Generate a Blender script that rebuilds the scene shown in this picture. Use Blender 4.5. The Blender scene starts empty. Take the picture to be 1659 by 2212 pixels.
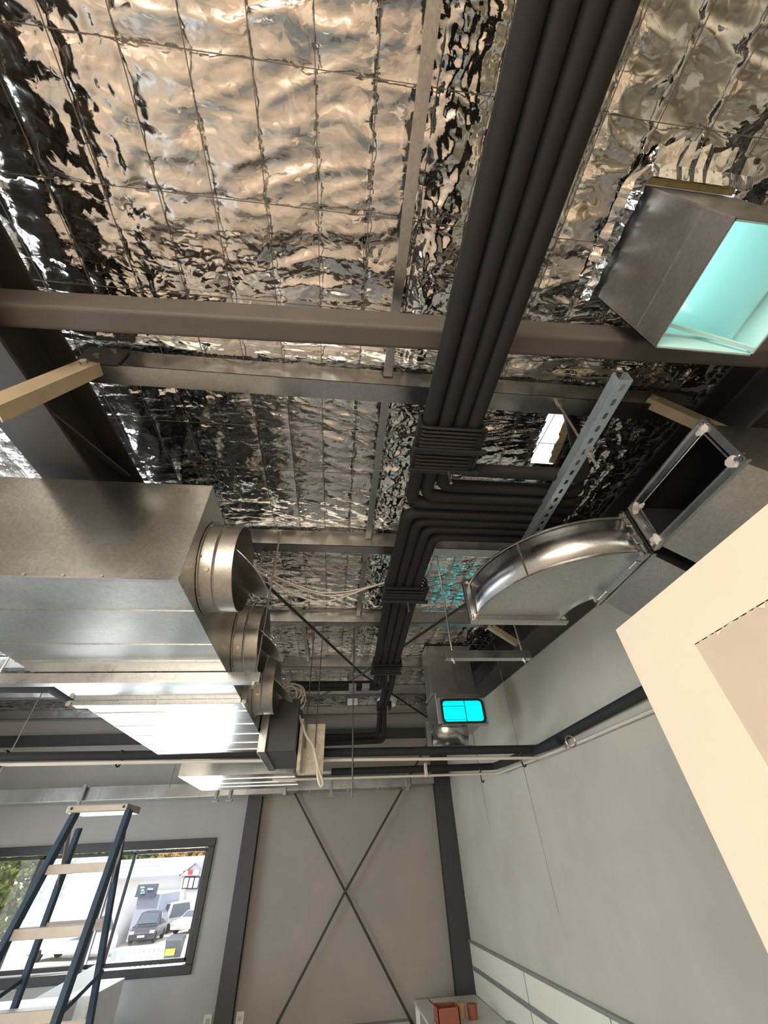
import bpy, math, random
import numpy as np
from mathutils import Vector, Matrix
random.seed(7); np.random.seed(7)
sc = bpy.context.scene
COL = sc.collection
# ------------------------------------------------------------------ camera
CAMM = np.array([[0.99381732, -0.03815413, -0.10426597],
                 [-0.10274623, -0.67193197, -0.73345119],
                 [-0.04207545, 0.73962943, -0.67169782]])
FPX = 837.08
CZ = 1.9
cd = bpy.data.cameras.new('camera'); cam = bpy.data.objects.new('camera', cd); COL.objects.link(cam)
cd.sensor_fit = 'VERTICAL'; cd.sensor_height = 36.0; cd.lens = FPX / 2212 * 36
cd.clip_start = 0.01; cd.clip_end = 500
mw = Matrix([list(CAMM[0]) + [0], list(CAMM[1]) + [0], list(CAMM[2]) + [CZ], [0, 0, 0, 1]])
cam.matrix_world = mw
sc.camera = cam
# ------------------------------------------------------------------ light and exposure
sc.view_settings.view_transform = 'Standard'; sc.view_settings.look = 'None'
sc.view_settings.gamma = 1; sc.view_settings.use_curve_mapping = False
sc.view_settings.exposure = 0.36
W = bpy.data.worlds.new('sky'); sc.world = W; W.use_nodes = True
wn = W.node_tree.nodes; wl = W.node_tree.links
bg = wn['Background']
sky = wn.new('ShaderNodeTexSky'); sky.sky_type = 'HOSEK_WILKIE'; sky.turbidity = 5; sky.ground_albedo = 0.4
sky.sun_direction = Vector((-0.5, -0.35, 0.75)).normalized()
smx = wn.new('ShaderNodeMix'); smx.data_type = 'RGBA'; smx.inputs[0].default_value = .6; smx.inputs[7].default_value = (.95, .97, 1, 1)
wl.new(sky.outputs[0], smx.inputs[6]); wl.new(smx.outputs[2], bg.inputs[0]); bg.inputs[1].default_value = 1.9
sd = bpy.data.lights.new('sun', 'SUN'); sd.energy = 4.0; sd.angle = math.radians(3); sd.color = (1, .96, .9)
so = bpy.data.objects.new('sun', sd); COL.objects.link(so); so.location = (-10, 20, 30)
so.rotation_euler = Vector((0.35, 0.45, -0.9)).to_track_quat('-Z', 'Y').to_euler()

def area(name, loc, aim, sx, sy, power, col):
    l = bpy.data.lights.new(name, 'AREA'); l.shape = 'RECTANGLE'; l.size = sx; l.size_y = sy
    l.energy = power; l.color = col
    o = bpy.data.objects.new(name, l); COL.objects.link(o); o.location = loc
    o.rotation_euler = (Vector(aim) - Vector(loc)).to_track_quat('-Z', 'Y').to_euler()
    return o
# daylight lamp at the window in view; left and rear ones added for fill
area('daylight_back_window', (-2.95, 6.66, 1.68), (-2.0, 0, 1.2), 2.7, 1.0, 60, (.86, .94, 1))
area('added_fill_left', (-4.86, 2.6, 1.7), (0, 2.2, 1.2), 3.4, 1.3, 95, (.86, .93, 1))  # added fill lamp at an unseen window
area('added_fill_rear', (-1.7, -3.86, 1.75), (-0.4, 2, 0.9), 3.2, 1.5, 175, (1, .885, .73))  # added warm fill lamp behind the camera

# ------------------------------------------------------------------ helpers
def pray(px, py):
    d = CAMM @ np.array([px - 829.5, -(py - 1106), -FPX]); return d / np.linalg.norm(d)
CC = np.array([0, 0, CZ])
def atY(p, y): d = pray(*p); return CC + d * (y / d[1])
def atX(p, x): d = pray(*p); return CC + d * (x / d[0])
def atZ(p, z): d = pray(*p); return CC + d * ((z - CZ) / d[2])
RH, RS = 1.4, 0.065
def roofz(y, off=0.0): return CZ + RH + RS * y - off
def atR(p, off=0.0): d = pray(*p); return CC + d * ((RH - off) / (d[2] - RS * d[1]))

def tag(o, label=None, cat=None, group=None, kind=None):
    if label: o['label'] = label
    if cat: o['category'] = cat
    if group: o['group'] = group
    if kind: o['kind'] = kind
    return o
def empty(name, loc, label=None, cat=None, group=None):
    o = bpy.data.objects.new(name, None); o.empty_display_size = .05; COL.objects.link(o); o.location = loc
    return tag(o, label, cat, group)
def wloc(o):
    v = Vector((0, 0, 0))
    while o is not None:
        v += o.location; o = o.parent
    return v
class MB:
    def __init__(s): s.v = []; s.f = []
    def add(s, vs, fs):
        n = len(s.v); s.v += [tuple(map(float, q)) for q in vs]; s.f += [tuple(n + i for i in f) for f in fs]; return s
    def box(s, x0, x1, y0, y1, z0, z1):
        return s.add([(x0, y0, z0), (x1, y0, z0), (x1, y1, z0), (x0, y1, z0), (x0, y0, z1), (x1, y0, z1), (x1, y1, z1), (x0, y1, z1)],
                     [(0, 3, 2, 1), (4, 5, 6, 7), (0, 1, 5, 4), (1, 2, 6, 5), (2, 3, 7, 6), (3, 0, 4, 7)])
    def hexa(s, p):
        return s.add(p, [(0, 3, 2, 1), (4, 5, 6, 7), (0, 1, 5, 4), (1, 2, 6, 5), (2, 3, 7, 6), (3, 0, 4, 7)])
    def beam(s, a, b, w, h, up=(0, 0, 1)):
        """box along a-b, w across, h along up"""
        a = np.array(a, float); b = np.array(b, float); d = b - a; d /= np.linalg.norm(d)
        u = np.array(up, float); u = u - d * (u @ d); u /= np.linalg.norm(u); r = np.cross(d, u)
        p = []
        for q in (a, b):
            p.append([q - r * w / 2 - u * h / 2, q + r * w / 2 - u * h / 2, q + r * w / 2 + u * h / 2, q - r * w / 2 + u * h / 2])
        return s.add(p[0] + p[1], [(3, 2, 1, 0), (4, 5, 6, 7), (0, 1, 5, 4), (1, 2, 6, 5), (2, 3, 7, 6), (3, 0, 4, 7)])
    def prism(s, prof, a, b, ex, ez):
        """2-D profile (u,v) swept from a to b; ex, ez are the profile's axes"""
        a = np.array(a, float); b = np.array(b, float); ex = np.array(ex, float); ez = np.array(ez, float); n = len(prof)
        vs = [a + ex * u + ez * w for u, w in prof] + [b + ex * u + ez * w for u, w in prof]
        fs = [(i, (i + 1) % n, n + (i + 1) % n, n + i) for i in range(n)] + [tuple(range(n))[::-1], tuple(range(n, 2 * n))]
        return s.add(vs, fs)
    def tube(s, pts, r, n=14, closed=False, cap=True):
        P = [np.array(p, float) for p in pts]; m = len(P); vs = []; fs = []
        up = None
        for i in range(m):
            if closed: t = P[(i + 1) % m] - P[i - 1]
            else: t = P[min(i + 1, m - 1)] - P[max(i - 1, 0)]
            t = t / (np.linalg.norm(t) + 1e-12)
            if up is None:
                up = np.array([0, 0, 1.]) if abs(t[2]) < .9 else np.array([1., 0, 0])
            up = up - t * (up @ t); up /= np.linalg.norm(up); w = np.cross(t, up)
            rr = r[i] if hasattr(r, '__len__') else r
            for k in range(n):
                a = 2 * math.pi * k / n; vs.append(P[i] + rr * (math.cos(a) * up + math.sin(a) * w))
        rng = m if closed else m - 1
        for i in range(rng):
            for k in range(n):
                j = (i + 1) % m
                fs.append((i * n + k, i * n + (k + 1) % n, j * n + (k + 1) % n, j * n + k))
        if cap and not closed:
            fs.append(tuple(range(n))[::-1]); fs.append(tuple(range((m - 1) * n, m * n)))
        return s.add(vs, fs)
    def build(s, name, mat, parent=None, smooth=False, bevel=0, solid=0, seg=2):
        me = bpy.data.meshes.new(name); o = bpy.data.objects.new(name, me)
        off = wloc(parent) if parent else Vector((0, 0, 0))
        me.from_pydata([(x - off.x, y - off.y, z - off.z) for x, y, z in s.v], [], s.f)
        COL.objects.link(o); o.parent = parent
        if mat: me.materials.append(mat)
        import bmesh
        bm = bmesh.new(); bm.from_mesh(me); bmesh.ops.recalc_face_normals(bm, faces=bm.faces); bm.to_mesh(me); bm.free()
        if smooth:
            me.shade_smooth()
            try: me.set_sharp_from_angle(angle=math.radians(38))
            except Exception: pass
        if solid:
            m = o.modifiers.new('t', 'SOLIDIFY'); m.thickness = solid; m.offset = 0
        if bevel:
            m = o.modifiers.new('b', 'BEVEL'); m.width = bevel; m.segments = seg; m.limit_method = 'ANGLE'
        return o
def fillet(pts, r, n=8):
    P = [np.array(p, float) for p in pts]; out = [P[0]]
    for i in range(1, len(P) - 1):
        a, b, c = P[i - 1], P[i], P[i + 1]
        u = a - b; v = c - b; lu = np.linalg.norm(u); lv = np.linalg.norm(v); u /= lu; v /= lv
        ang = math.acos(np.clip(u @ v, -1, 1))
        if ang > 3.1: out.append(b); continue
        d = min(r / math.tan(ang / 2), lu * .48, lv * .48)
        p0 = b + u * d; p1 = b + v * d
        for k in range(n + 1):
            t = k / n; out.append((1 - t) ** 2 * p0 + 2 * t * (1 - t) * b + t * t * p1)
    out.append(P[-1]); return out
def resample(pts, step):
    out = [np.array(pts[0], float)]
    for a, b in zip(pts[:-1], pts[1:]):
        a = np.array(a, float); b = np.array(b, float); L = np.linalg.norm(b - a); k = max(1, int(L / step))
        for i in range(1, k + 1): out.append(a + (b - a) * i / k)
    return out
def spline(pts, n=10):
    P = [np.array(p, float) for p in pts]; P = [2 * P[0] - P[1]] + P + [2 * P[-1] - P[-2]]; out = []
    for i in range(1, len(P) - 2):
        for k in range(n):
            t = k / n; a, b, c, d = P[i - 1:i + 3]
            out.append(.5 * ((2 * b) + (c - a) * t + (2 * a - 5 * b + 4 * c - d) * t * t + (-a + 3 * b - 3 * c + d) * t ** 3))
    out.append(P[-2]); return out

# ------------------------------------------------------------------ materials
def mat(name, col, rough=.6, metal=0., noise=0., nscale=4., bump=0., bscale=40., bdist=.004, spec=None, rvar=0., stretch=None, col2=None, detail=6):
    m = bpy.data.materials.new(name); m.use_nodes = True; nt = m.node_tree; N = nt.nodes; L = nt.links
    b = N['Principled BSDF']; b.inputs['Base Color'].default_value = (*col, 1); b.inputs['Roughness'].default_value = rough
    b.inputs['Metallic'].default_value = metal
    if spec is not None: b.inputs['Specular IOR Level'].default_value = spec
    tc = N.new('ShaderNodeTexCoord'); mp = N.new('ShaderNodeMapping'); L.new(tc.outputs['Object'], mp.inputs[0])
    if stretch: mp.inputs['Scale'].default_value = stretch
    if noise or rvar:
        n = N.new('ShaderNodeTexNoise'); n.inputs['Scale'].default_value = nscale; n.inputs['Detail'].default_value = detail
        n.inputs['Roughness'].default_value = .6
        L.new(mp.outputs[0], n.inputs[0])
        r = N.new('ShaderNodeValToRGB'); L.new(n.outputs[0], r.inputs[0])
        c2 = col2 if col2 else tuple(max(0, c * (1 - noise)) for c in col)
        c1 = tuple(min(1, c * (1 + noise * .5)) for c in col)
        r.color_ramp.elements[0].position = .32; r.color_ramp.elements[0].color = (*c2, 1)
        r.color_ramp.elements[1].position = .68; r.color_ramp.elements[1].color = (*c1, 1)
        if noise: L.new(r.outputs[0], b.inputs['Base Color'])
        if rvar:
            mr = N.new('ShaderNodeMapRange'); L.new(n.outputs[0], mr.inputs[0]); mr.inputs[1].default_value = .3; mr.inputs[2].default_value = .7
            mr.inputs[3].default_value = max(.03, rough - rvar); mr.inputs[4].default_value = rough + rvar; L.new(mr.outputs[0], b.inputs['Roughness'])
    if bump:
        n2 = N.new('ShaderNodeTexNoise'); n2.inputs['Scale'].default_value = bscale; n2.inputs['Detail'].default_value = 4; L.new(mp.outputs[0], n2.inputs[0])
        bp = N.new('ShaderNodeBump'); bp.inputs['Strength'].default_value = bump; bp.inputs['Distance'].default_value = bdist
        L.new(n2.outputs[0], bp.inputs['Height']); L.new(bp.outputs[0], b.inputs['Normal'])
    return m
def emis(name, col, s):
    m = bpy.data.materials.new(name); m.use_nodes = True; b = m.node_tree.nodes['Principled BSDF']
    b.inputs['Base Color'].default_value = (*[c * .5 for c in col], 1); b.inputs['Emission Color'].default_value = (*col, 1); b.inputs['Emission Strength'].default_value = s
    b.inputs['Roughness'].default_value = .3
    return m
def galv(name, col, rough, sc_=9, nz=.10, det=6):
    """galvanised sheet: metal with a crystalline spangle and soft cloudy dull patches"""
    m = mat(name, col, rough, 1.0, noise=nz, nscale=sc_, rvar=.05, bump=.05, bscale=4, bdist=.01, detail=det)
    nt = m.node_tree; N = nt.nodes; L = nt.links; b = N['Principled BSDF']
    v = N.new('ShaderNodeTexVoronoi'); v.inputs['Scale'].default_value = 160
    mp = [n for n in N if n.type == 'MAPPING'][0]; L.new(mp.outputs[0], v.inputs[0])
    mx = N.new('ShaderNodeMix'); mx.data_type = 'RGBA'; mx.blend_type = 'MULTIPLY'; mx.inputs[0].default_value = .22
    src = b.inputs['Base Color'].links[0].from_socket
    bw = N.new('ShaderNodeRGBToBW'); L.new(v.outputs['Color'], bw.inputs[0])
    L.new(src, mx.inputs[6]); L.new(bw.outputs[0], mx.inputs[7]); L.new(mx.outputs[2], b.inputs['Base Color'])
    return m
M = {}
M['foil'] = mat('silver_foil', (.84, .82, .785), .14, 1.0, noise=.12, nscale=2.2, rvar=.06)
_nt = M['foil'].node_tree; _N = _nt.nodes; _L = _nt.links; _b = _N['Principled BSDF']
_mp = [n for n in _N if n.type == 'MAPPING'][0]
_nz = _N.new('ShaderNodeTexNoise'); _nz.inputs['Scale'].default_value = 7; _nz.inputs['Detail'].default_value = 3; _L.new(_mp.outputs[0], _nz.inputs[0])
_ad = _N.new('ShaderNodeMix'); _ad.data_type = 'VECTOR'; _ad.inputs[0].default_value = .12
_L.new(_mp.outputs[0], _ad.inputs[4]); _L.new(_nz.outputs['Color'], _ad.inputs[5])
_v1 = _N.new('ShaderNodeTexVoronoi'); _v1.inputs['Scale'].default_value = 16; _v1.feature = 'F1'; _L.new(_ad.outputs[1], _v1.inputs[0])
_v2 = _N.new('ShaderNodeTexVoronoi'); _v2.inputs['Scale'].default_value = 55; _v2.feature = 'F1'; _L.new(_ad.outputs[1], _v2.inputs[0])
_mm = _N.new('ShaderNodeMath'); _mm.operation = 'MULTIPLY_ADD'; _mm.inputs[1].default_value = .28
_L.new(_v2.outputs[0], _mm.inputs[0]); _L.new(_v1.outputs[0], _mm.inputs[2])
_bp = _N.new('ShaderNodeBump'); _bp.inputs['Strength'].default_value = .14; _bp.inputs['Distance'].default_value = .012
_L.new(_mm.outputs[0], _bp.inputs['Height'])
# crumple facets: every irregular cell gets its own small tilt
_st = _N.new('ShaderNodeMapping'); _st.inputs['Scale'].default_value = (1, 2.3, 1); _L.new(_ad.outputs[1], _st.inputs[0])
_prev = _bp.outputs[0]
for _sc, _k in ((7, .10), (19, .15), (48, .12)):
    _v = _N.new('ShaderNodeTexVoronoi'); _v.inputs['Scale'].default_value = _sc; _L.new(_st.outputs[0], _v.inputs[0])
    _s = _N.new('ShaderNodeVectorMath'); _s.operation = 'SUBTRACT'; _s.inputs[1].default_value = (.5, .5, .5); _L.new(_v.outputs['Color'], _s.inputs[0])
    _q = _N.new('ShaderNodeVectorMath'); _q.operation = 'MULTIPLY_ADD'; _q.inputs[1].default_value = (_k, _k * 1.6, _k); _L.new(_s.outputs[0], _q.inputs[0]); _L.new(_prev, _q.inputs[2])
    _prev = _q.outputs[0]
_no = _N.new('ShaderNodeVectorMath'); _no.operation = 'NORMALIZE'; _L.new(_prev, _no.inputs[0]); _L.new(_no.outputs[0], _b.inputs['Normal'])
M['wire'] = mat('mesh_wire', (.22, .21, .19), .45, .8)
M['galv'] = galv('galvanised_steel', (.56, .565, .56), .30)
M['galv_dull'] = galv('dull_galvanised_purlin', (.47, .475, .46), .36, 14)
M['duct'] = galv('duct_sheet', (.64, .65, .63), .25, 2.2, .10, 3)
M['duct_flat'] = galv('duct_sheet_dull', (.60, .61, .58), .48, 3, .08, 3)
M['duct_warm'] = galv('spigot_sheet', (.52, .51, .48), .42, 12)
M['zinc'] = mat('zinc_bolt', (.62, .60, .55), .3, 1)
M['strut'] = mat('pregalv_strut', (.48, .56, .62), .42, .75, noise=.1, nscale=30)
M['beam'] = mat('brown_grey_paint', (.098, .085, .074), .6, 0, noise=.08, nscale=6, bump=.1, bscale=60)
M['dark'] = mat('dark_grey_paint', (.032, .034, .038), .5, 0, noise=.15, nscale=5, bump=.05)
M['rafter'] = mat('dark_brown_paint', (.034, .030, .026), .6, 0, noise=.35, nscale=4, bump=.08)
M['primer'] = mat('buff_primer_paint', (.50, .41, .27), .42, .25, noise=.12, nscale=10)
M['rod'] = mat('dark_brace_rod', (.05, .045, .04), .5, .3)
M['rubber'] = mat('black_foam_insulation', (.009, .0078, .007), .78, 0, noise=.2, nscale=8, bump=.25, bscale=90, bdist=.002)
M['rubber2'] = mat('black_foam_lagging', (.012, .014, .016), .8, 0, bump=.3, bscale=40, bdist=.004)
M['clamp'] = mat('black_plastic', (.008, .008, .008), .45)
M['pvc'] = mat('white_pvc', (.62, .57, .50), .4)
M['cable'] = mat('white_cable', (.72, .66, .60), .45)
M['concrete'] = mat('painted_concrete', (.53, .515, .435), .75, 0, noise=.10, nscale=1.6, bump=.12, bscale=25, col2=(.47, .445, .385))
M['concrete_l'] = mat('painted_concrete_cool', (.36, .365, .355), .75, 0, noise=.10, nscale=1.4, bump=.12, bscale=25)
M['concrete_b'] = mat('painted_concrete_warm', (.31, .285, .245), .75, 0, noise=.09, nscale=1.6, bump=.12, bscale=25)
M['plaster'] = mat('skimmed_plasterboard', (.87, .76, .59), .8, 0, noise=.03, nscale=3)
M['board'] = mat('bare_plasterboard', (.66, .54, .42), .85, 0, noise=.04, nscale=5)
M['plaster_wall'] = mat('plaster_wall', (.72, .64, .54), .8, 0, noise=.06, nscale=2)
M['floor'] = mat('concrete_floor', (.56, .54, .51), .5, 0, noise=.3, nscale=.8, col2=(.30, .29, .28))
M['bounce_tan'] = mat('tan_bounce_sheet', (.66, .55, .44), .7, 0, noise=.25, nscale=1.6, col2=(.46, .37, .32))  # colour of the added floor sheet that warms the foil reflections
M['frame'] = mat('black_aluminium', (.022, .022, .025), .4, .2)
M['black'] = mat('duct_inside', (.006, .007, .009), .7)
M['teal'] = mat('teal_daylight_tint', (.58, .82, .80), .55)  # teal tint of the daylight, put into the inner wall colour
M['teal2'] = mat('teal_bar', (.52, .74, .73), .4)
M['cyan'] = emis('cyan_daylight_glow', (.0, .78, .90), 1.15)  # daylight in the duct, put in as emission
M['cyan2'] = mat('cyan_bar', (.0, .62, .70), .4)
M['gasket'] = mat('black_gasket', (.01, .015, .015), .5)
M['sealant'] = mat('grey_sealant', (.62, .55, .48), .8, bump=.5, bscale=60)
M['wool'] = mat('yellow_glasswool', (.56, .47, .25), .95, 0, noise=.3, nscale=30, bump=.6, bscale=60, bdist=.01)
M['blue'] = mat('navy_fibreglass', (.022, .055, .10), .5, 0, noise=.2, nscale=15)
M['alu'] = mat('aluminium_tread', (.45, .42, .38), .45, .6, noise=.1, nscale=12)
M['osb'] = mat('pale_board', (.60, .55, .45), .8, 0, noise=.3, nscale=30)
M['unit'] = mat('dark_unit_casing', (.045, .048, .05), .5, .3)
M['white'] = mat('white_laminate', (.78, .80, .78), .4)
M['desk'] = mat('cream_laminate', (.66, .64, .58), .35)
M['panel'] = mat('cream_gloss_panel', (.84, .84, .72), .22)
M['grey'] = mat('grey_trim', (.30, .31, .30), .4, .3)
M['redbox'] = mat('brown_red_card', (.30, .09, .05), .7)
M['tan'] = mat('tan_card', (.50, .30, .18), .7)
M['glass'] = bpy.data.materials.new('window_glass'); M['glass'].use_nodes = True
_n = M['glass'].node_tree; _g = _n.nodes.new('ShaderNodeBsdfTransparent'); _gl = _n.nodes.new('ShaderNodeBsdfGlossy'); _gl.inputs['Roughness'].default_value = .02
_mx = _n.nodes.new('ShaderNodeMixShader'); _mx.inputs[0].default_value = .06
_n.links.new(_g.outputs[0], _mx.inputs[1]); _n.links.new(_gl.outputs[0], _mx.inputs[2]); _n.links.new(_mx.outputs[0], _n.nodes['Material Output'].inputs[0])

# ------------------------------------------------------------------ room shell
XR = 1.67; YB = 6.7; XL = -5.0; YF = -4.0
PURLY = [-0.36, 0.75, 1.85, 2.98, 4.15, 5.28, 6.42]
o = MB().box(XL - .2, XR + .2, YF - .2, YB + .2, -.15, 0).build('floor', M['floor']); tag(o, kind='structure')
o = MB().box(-3.2, 1.6, -3.6, 2.3, 0.0, .006).build('warm_bounce_sheet', M['bounce_tan']); tag(o, 'added tan sheet on the unseen floor, warming the foil reflections', 'bounce sheet')  # unseen sheet added to give the foil overhead a warm reflection
def wallpoly(name, m, quads, kind='structure'):
    b = MB()
    for q in quads: b.box(*q)
    o = b.build(name, m); tag(o, kind=kind); return o
ZT = 3.95
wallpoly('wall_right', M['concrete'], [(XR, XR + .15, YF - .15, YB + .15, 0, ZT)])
WX0, WX1, WZ0, WZ1 = -4.55, -1.46, 1.10, 2.24
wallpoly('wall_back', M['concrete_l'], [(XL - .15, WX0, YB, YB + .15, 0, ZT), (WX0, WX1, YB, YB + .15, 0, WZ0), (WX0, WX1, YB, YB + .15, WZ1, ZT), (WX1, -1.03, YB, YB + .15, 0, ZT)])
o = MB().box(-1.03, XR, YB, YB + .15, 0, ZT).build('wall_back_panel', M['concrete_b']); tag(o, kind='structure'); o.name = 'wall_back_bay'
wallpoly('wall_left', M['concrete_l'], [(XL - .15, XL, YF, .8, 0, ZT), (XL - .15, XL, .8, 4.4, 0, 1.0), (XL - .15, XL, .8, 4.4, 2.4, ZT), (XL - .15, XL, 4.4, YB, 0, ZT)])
wallpoly('wall_front', M['plaster_wall'], [(XL - .15, -3.4, YF - .15, YF, 0, ZT), (-3.4, 0, YF - .15, YF, 0, .9), (-3.4, 0, YF - .15, YF, 2.6, ZT), (0, XR + .15, YF - .15, YF, 0, ZT)])

# foil-faced roof blanket --------------------------------------------------
def perlin(x, y, seed):
    rs = np.random.RandomState(seed); G = rs.rand(256, 256) * 2 * np.pi
    gx, gy = np.cos(G), np.sin(G)
    xi = np.floor(x).astype(int); yi = np.floor(y).astype(int); fx = x - xi; fy = y - yi
    def g(ix, iy, dx, dy): a = gx[ix & 255, iy & 255]; b = gy[ix & 255, iy & 255]; return a * dx + b * dy
    u = fx * fx * fx * (fx * (fx * 6 - 15) + 10); v = fy * fy * fy * (fy * (fy * 6 - 15) + 10)
    a = g(xi, yi, fx, fy) * (1 - u) + g(xi + 1, yi, fx - 1, fy) * u
    b = g(xi, yi + 1, fx, fy - 1) * (1 - u) + g(xi + 1, yi + 1, fx - 1, fy - 1) * u
    return (a * (1 - v) + b * v) * 1.4
def ridge(x, y, s): return 1 - np.abs(perlin(x, y, s)) * 2.2
xs = np.concatenate([np.arange(XL, -1.7, .035), np.arange(-1.7, XR + .001, .0068)])
ys = [-1.0]
while ys[-1] < YB:
    y = ys[-1]; ys.append(y + (.03 if y < -.35 else .0066 if y < 1.2 else .0066 + (y - 1.2) * .0035))
ys = np.array(ys); ys = ys[ys <= YB + .01]
Xg, Yg = np.meshgrid(xs, ys)
wxp, wyp = .147, .27
px_ = np.abs(np.sin(np.pi * (Xg + .106) / wxp)); py_ = np.abs(np.sin(np.pi * (Yg + .015) / wyp))
wob = perlin(Xg * 3, Yg * 3, 5)
h = .007 * np.sqrt(px_) + .004 * np.sqrt(py_) - .010
# ripples running across the roll
cellshift = perlin(Xg * 1.2, Yg * .8, 9) * 2
rip = ridge(Xg * 4 + 3, Yg * 13 + cellshift, 1) * .0085 + ridge(Xg * 9, Yg * 37 + cellshift * 2, 2) * .0016
amp = .35 + .9 * np.clip(perlin(Xg * .9 + 7, Yg * 1.1, 3) + .5, 0, 1)
# fall-off of ripples away from the laps; crumpled lap strips running up the slope
def strip(c, w): return np.exp(-((Xg + .03 * perlin(Xg * 2, Yg * 2, 12) - c) / w) ** 2)
lap = strip(.235, .075) + .5 * strip(-.64, .13) + .9 * strip(1.35, .22) + .7 * strip(-2.0, .3) + .5 * strip(-3.2, .3)
cr = ridge(Xg * 13, Yg * 9, 4) * .012 + ridge(Xg * 31, Yg * 26, 6) * .006 + ridge(Xg * 60, Yg * 55, 8) * .0026
fold = ridge(Xg * 8 + Yg * 2.5, Yg * 1.4, 13) * .012
# heavier gathering just before each purlin
gat = np.zeros_like(Xg)
for p in PURLY:
    gat += np.exp(-((Yg - (p - .10)) / .10) ** 2) + np.exp(-((Yg - (p + .22)) / .09) ** 2) * .6
h += rip * amp * (1 - np.clip(lap, 0, 1) * .6) * (1 + .7 * gat) + cr * np.clip(lap, 0, 1.2) * .9 + fold * strip(-.85, .30) * .6
h += ridge(Xg * 3, Yg * 48 + cellshift * 3, 14) * .006 * gat
h += .012 * perlin(Xg * 1.7, Yg * 1.7, 10) + .0015 * perlin(Xg * 6, Yg * 6, 11)
for p in PURLY:   # pulled up tight over each purlin
    k = np.exp(-((Yg - p) / .035) ** 2); h = h * (1 - k) + (-.004) * k
h = np.clip(h, -.03, .035)
Zg = CZ + RH + RS * Yg - h + .006
ny, nx = Xg.shape
idx = np.arange(nx * ny).reshape(ny, nx)
F = np.stack([idx[:-1, :-1], idx[:-1, 1:], idx[1:, 1:], idx[1:, :-1]], -1).reshape(-1, 4)
cxm = ((Xg[:-1, :-1] + Xg[1:, 1:]) / 2).ravel(); cym = ((Yg[:-1, :-1] + Yg[1:, 1:]) / 2).ravel()
keep = ~((cxm > .808) & (cxm < 1.108) & (cym > .103) & (cym < .397))
keep &= ~((cxm > .895 + (cym - .9) * .14) & (cxm < 1.02 + (cym - .9) * .14) & (cym > .885) & (cym < 1.205))
F = F[keep]
me = bpy.data.meshes.new('ceiling')
Vv = np.stack([Xg.ravel(), Yg.ravel(), Zg.ravel()], -1).astype(np.float32)
me.vertices.add(len(Vv)); me.vertices.foreach_set('co', Vv.ravel())
me.loops.add(len(F) * 4); me.loops.foreach_set('vertex_index', F.ravel().astype(np.int32))
me.polygons.add(len(F)); me.polygons.foreach_set('loop_start', np.arange(0, len(F) * 4, 4, dtype=np.int32))
me.update(calc_edges=True); me.validate(); me.shade_smooth(); me.materials.append(M['foil'])
ceil = bpy.data.objects.new('ceiling', me); COL.objects.link(ceil); tag(ceil, 'wrinkled silver foil roof insulation held up by wire mesh', None, None, 'structure')
# wire mesh under the blanket
b = MB()
x = -.106 - wxp * 33
while x < XR:
    if x > XL:
        if .80 < x < 1.12:
            b.beam((x, -1, roofz(-1, .004)), (x, .10, roofz(.10, .004)), .0022, .0022); b.beam((x, .40, roofz(.40, .004)), (x, YB, roofz(YB, .004)), .0022, .0022)
        else: b.beam((x, -1, roofz(-1, .004)), (x, YB, roofz(YB, .004)), .0022, .0022)
    x += wxp
y = -.015 - wyp * 3
while y < YB:
    for xa, xb in ([(XL, .80), (1.12, XR)] if .1 < y < .4 else [(XL, XR)]): b.beam((xa, y, roofz(y, .006)), (xb, y, roofz(y, .006)), .0022, .0022)
    y += wyp
b.build('wire_mesh', M['wire'], ceil)
# roofing sheet above, behind the camera, closes the room
o = MB().hexa([(XL, YF, roofz(YF)), (XR, YF, roofz(YF)), (XR, -1, roofz(-1)), (XL, -1, roofz(-1)), (XL, YF, roofz(YF) + .05), (XR, YF, roofz(YF) + .05), (XR, -1, roofz(-1) + .05), (XL, -1, roofz(-1) + .05)]).build('ceiling_rear', M['foil']); tag(o, kind='structure'); 

# ------------------------------------------------------------------ purlins
def purlin(y, x0, x1, label, dep=.108):
    z0 = roofz(y, .004); r = empty('purlin', (x0, y, z0), label, 'purlin', 'galvanised steel purlins')
    t = .004; f = .078
    MB().prism([(0, 0), (0, -dep), (t, -dep), (t, 0)], (x0, y, z0), (x1, y, z0), (0, 1, 0), (0, 0, 1)).build('web', M['galv_dull'], r)
    MB().prism([(0, -dep), (f, -dep), (f, -dep + .015), (f - t, -dep + .015), (f - t, -dep + t), (0, -dep + t)], (x0, y, z0), (x1, y, z0), (0, 1, RS), (0, 0, 1)).build('bottom_flange', M['galv'], r)
    return r
plab = ['galvanised purlin nearest overhead, above the brown beam', 'galvanised purlin just beyond the brown beam', 'second galvanised purlin beyond the beam, above the round spigots',
        'third galvanised purlin, where the white cables sag', 'fourth galvanised purlin, behind the brace crossing', 'fifth galvanised purlin towards the back wall', 'last galvanised purlin, against the back wall beam']
for i, y in enumerate(PURLY[1:]): purlin(y, -.93, 1.43, plab[i + 1] + ', between the rafters')
for i, y in enumerate(PURLY[1:]): purlin(y, XL, -1.13, ['left bay galvanised purlin nearest the left rafter top', 'second purlin of the left bay, above the plenum', 'third purlin of the left bay, left of the plenum', 'fourth purlin of the left bay', 'fifth purlin of the left bay', 'left bay purlin nearest the back wall'][i])
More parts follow.
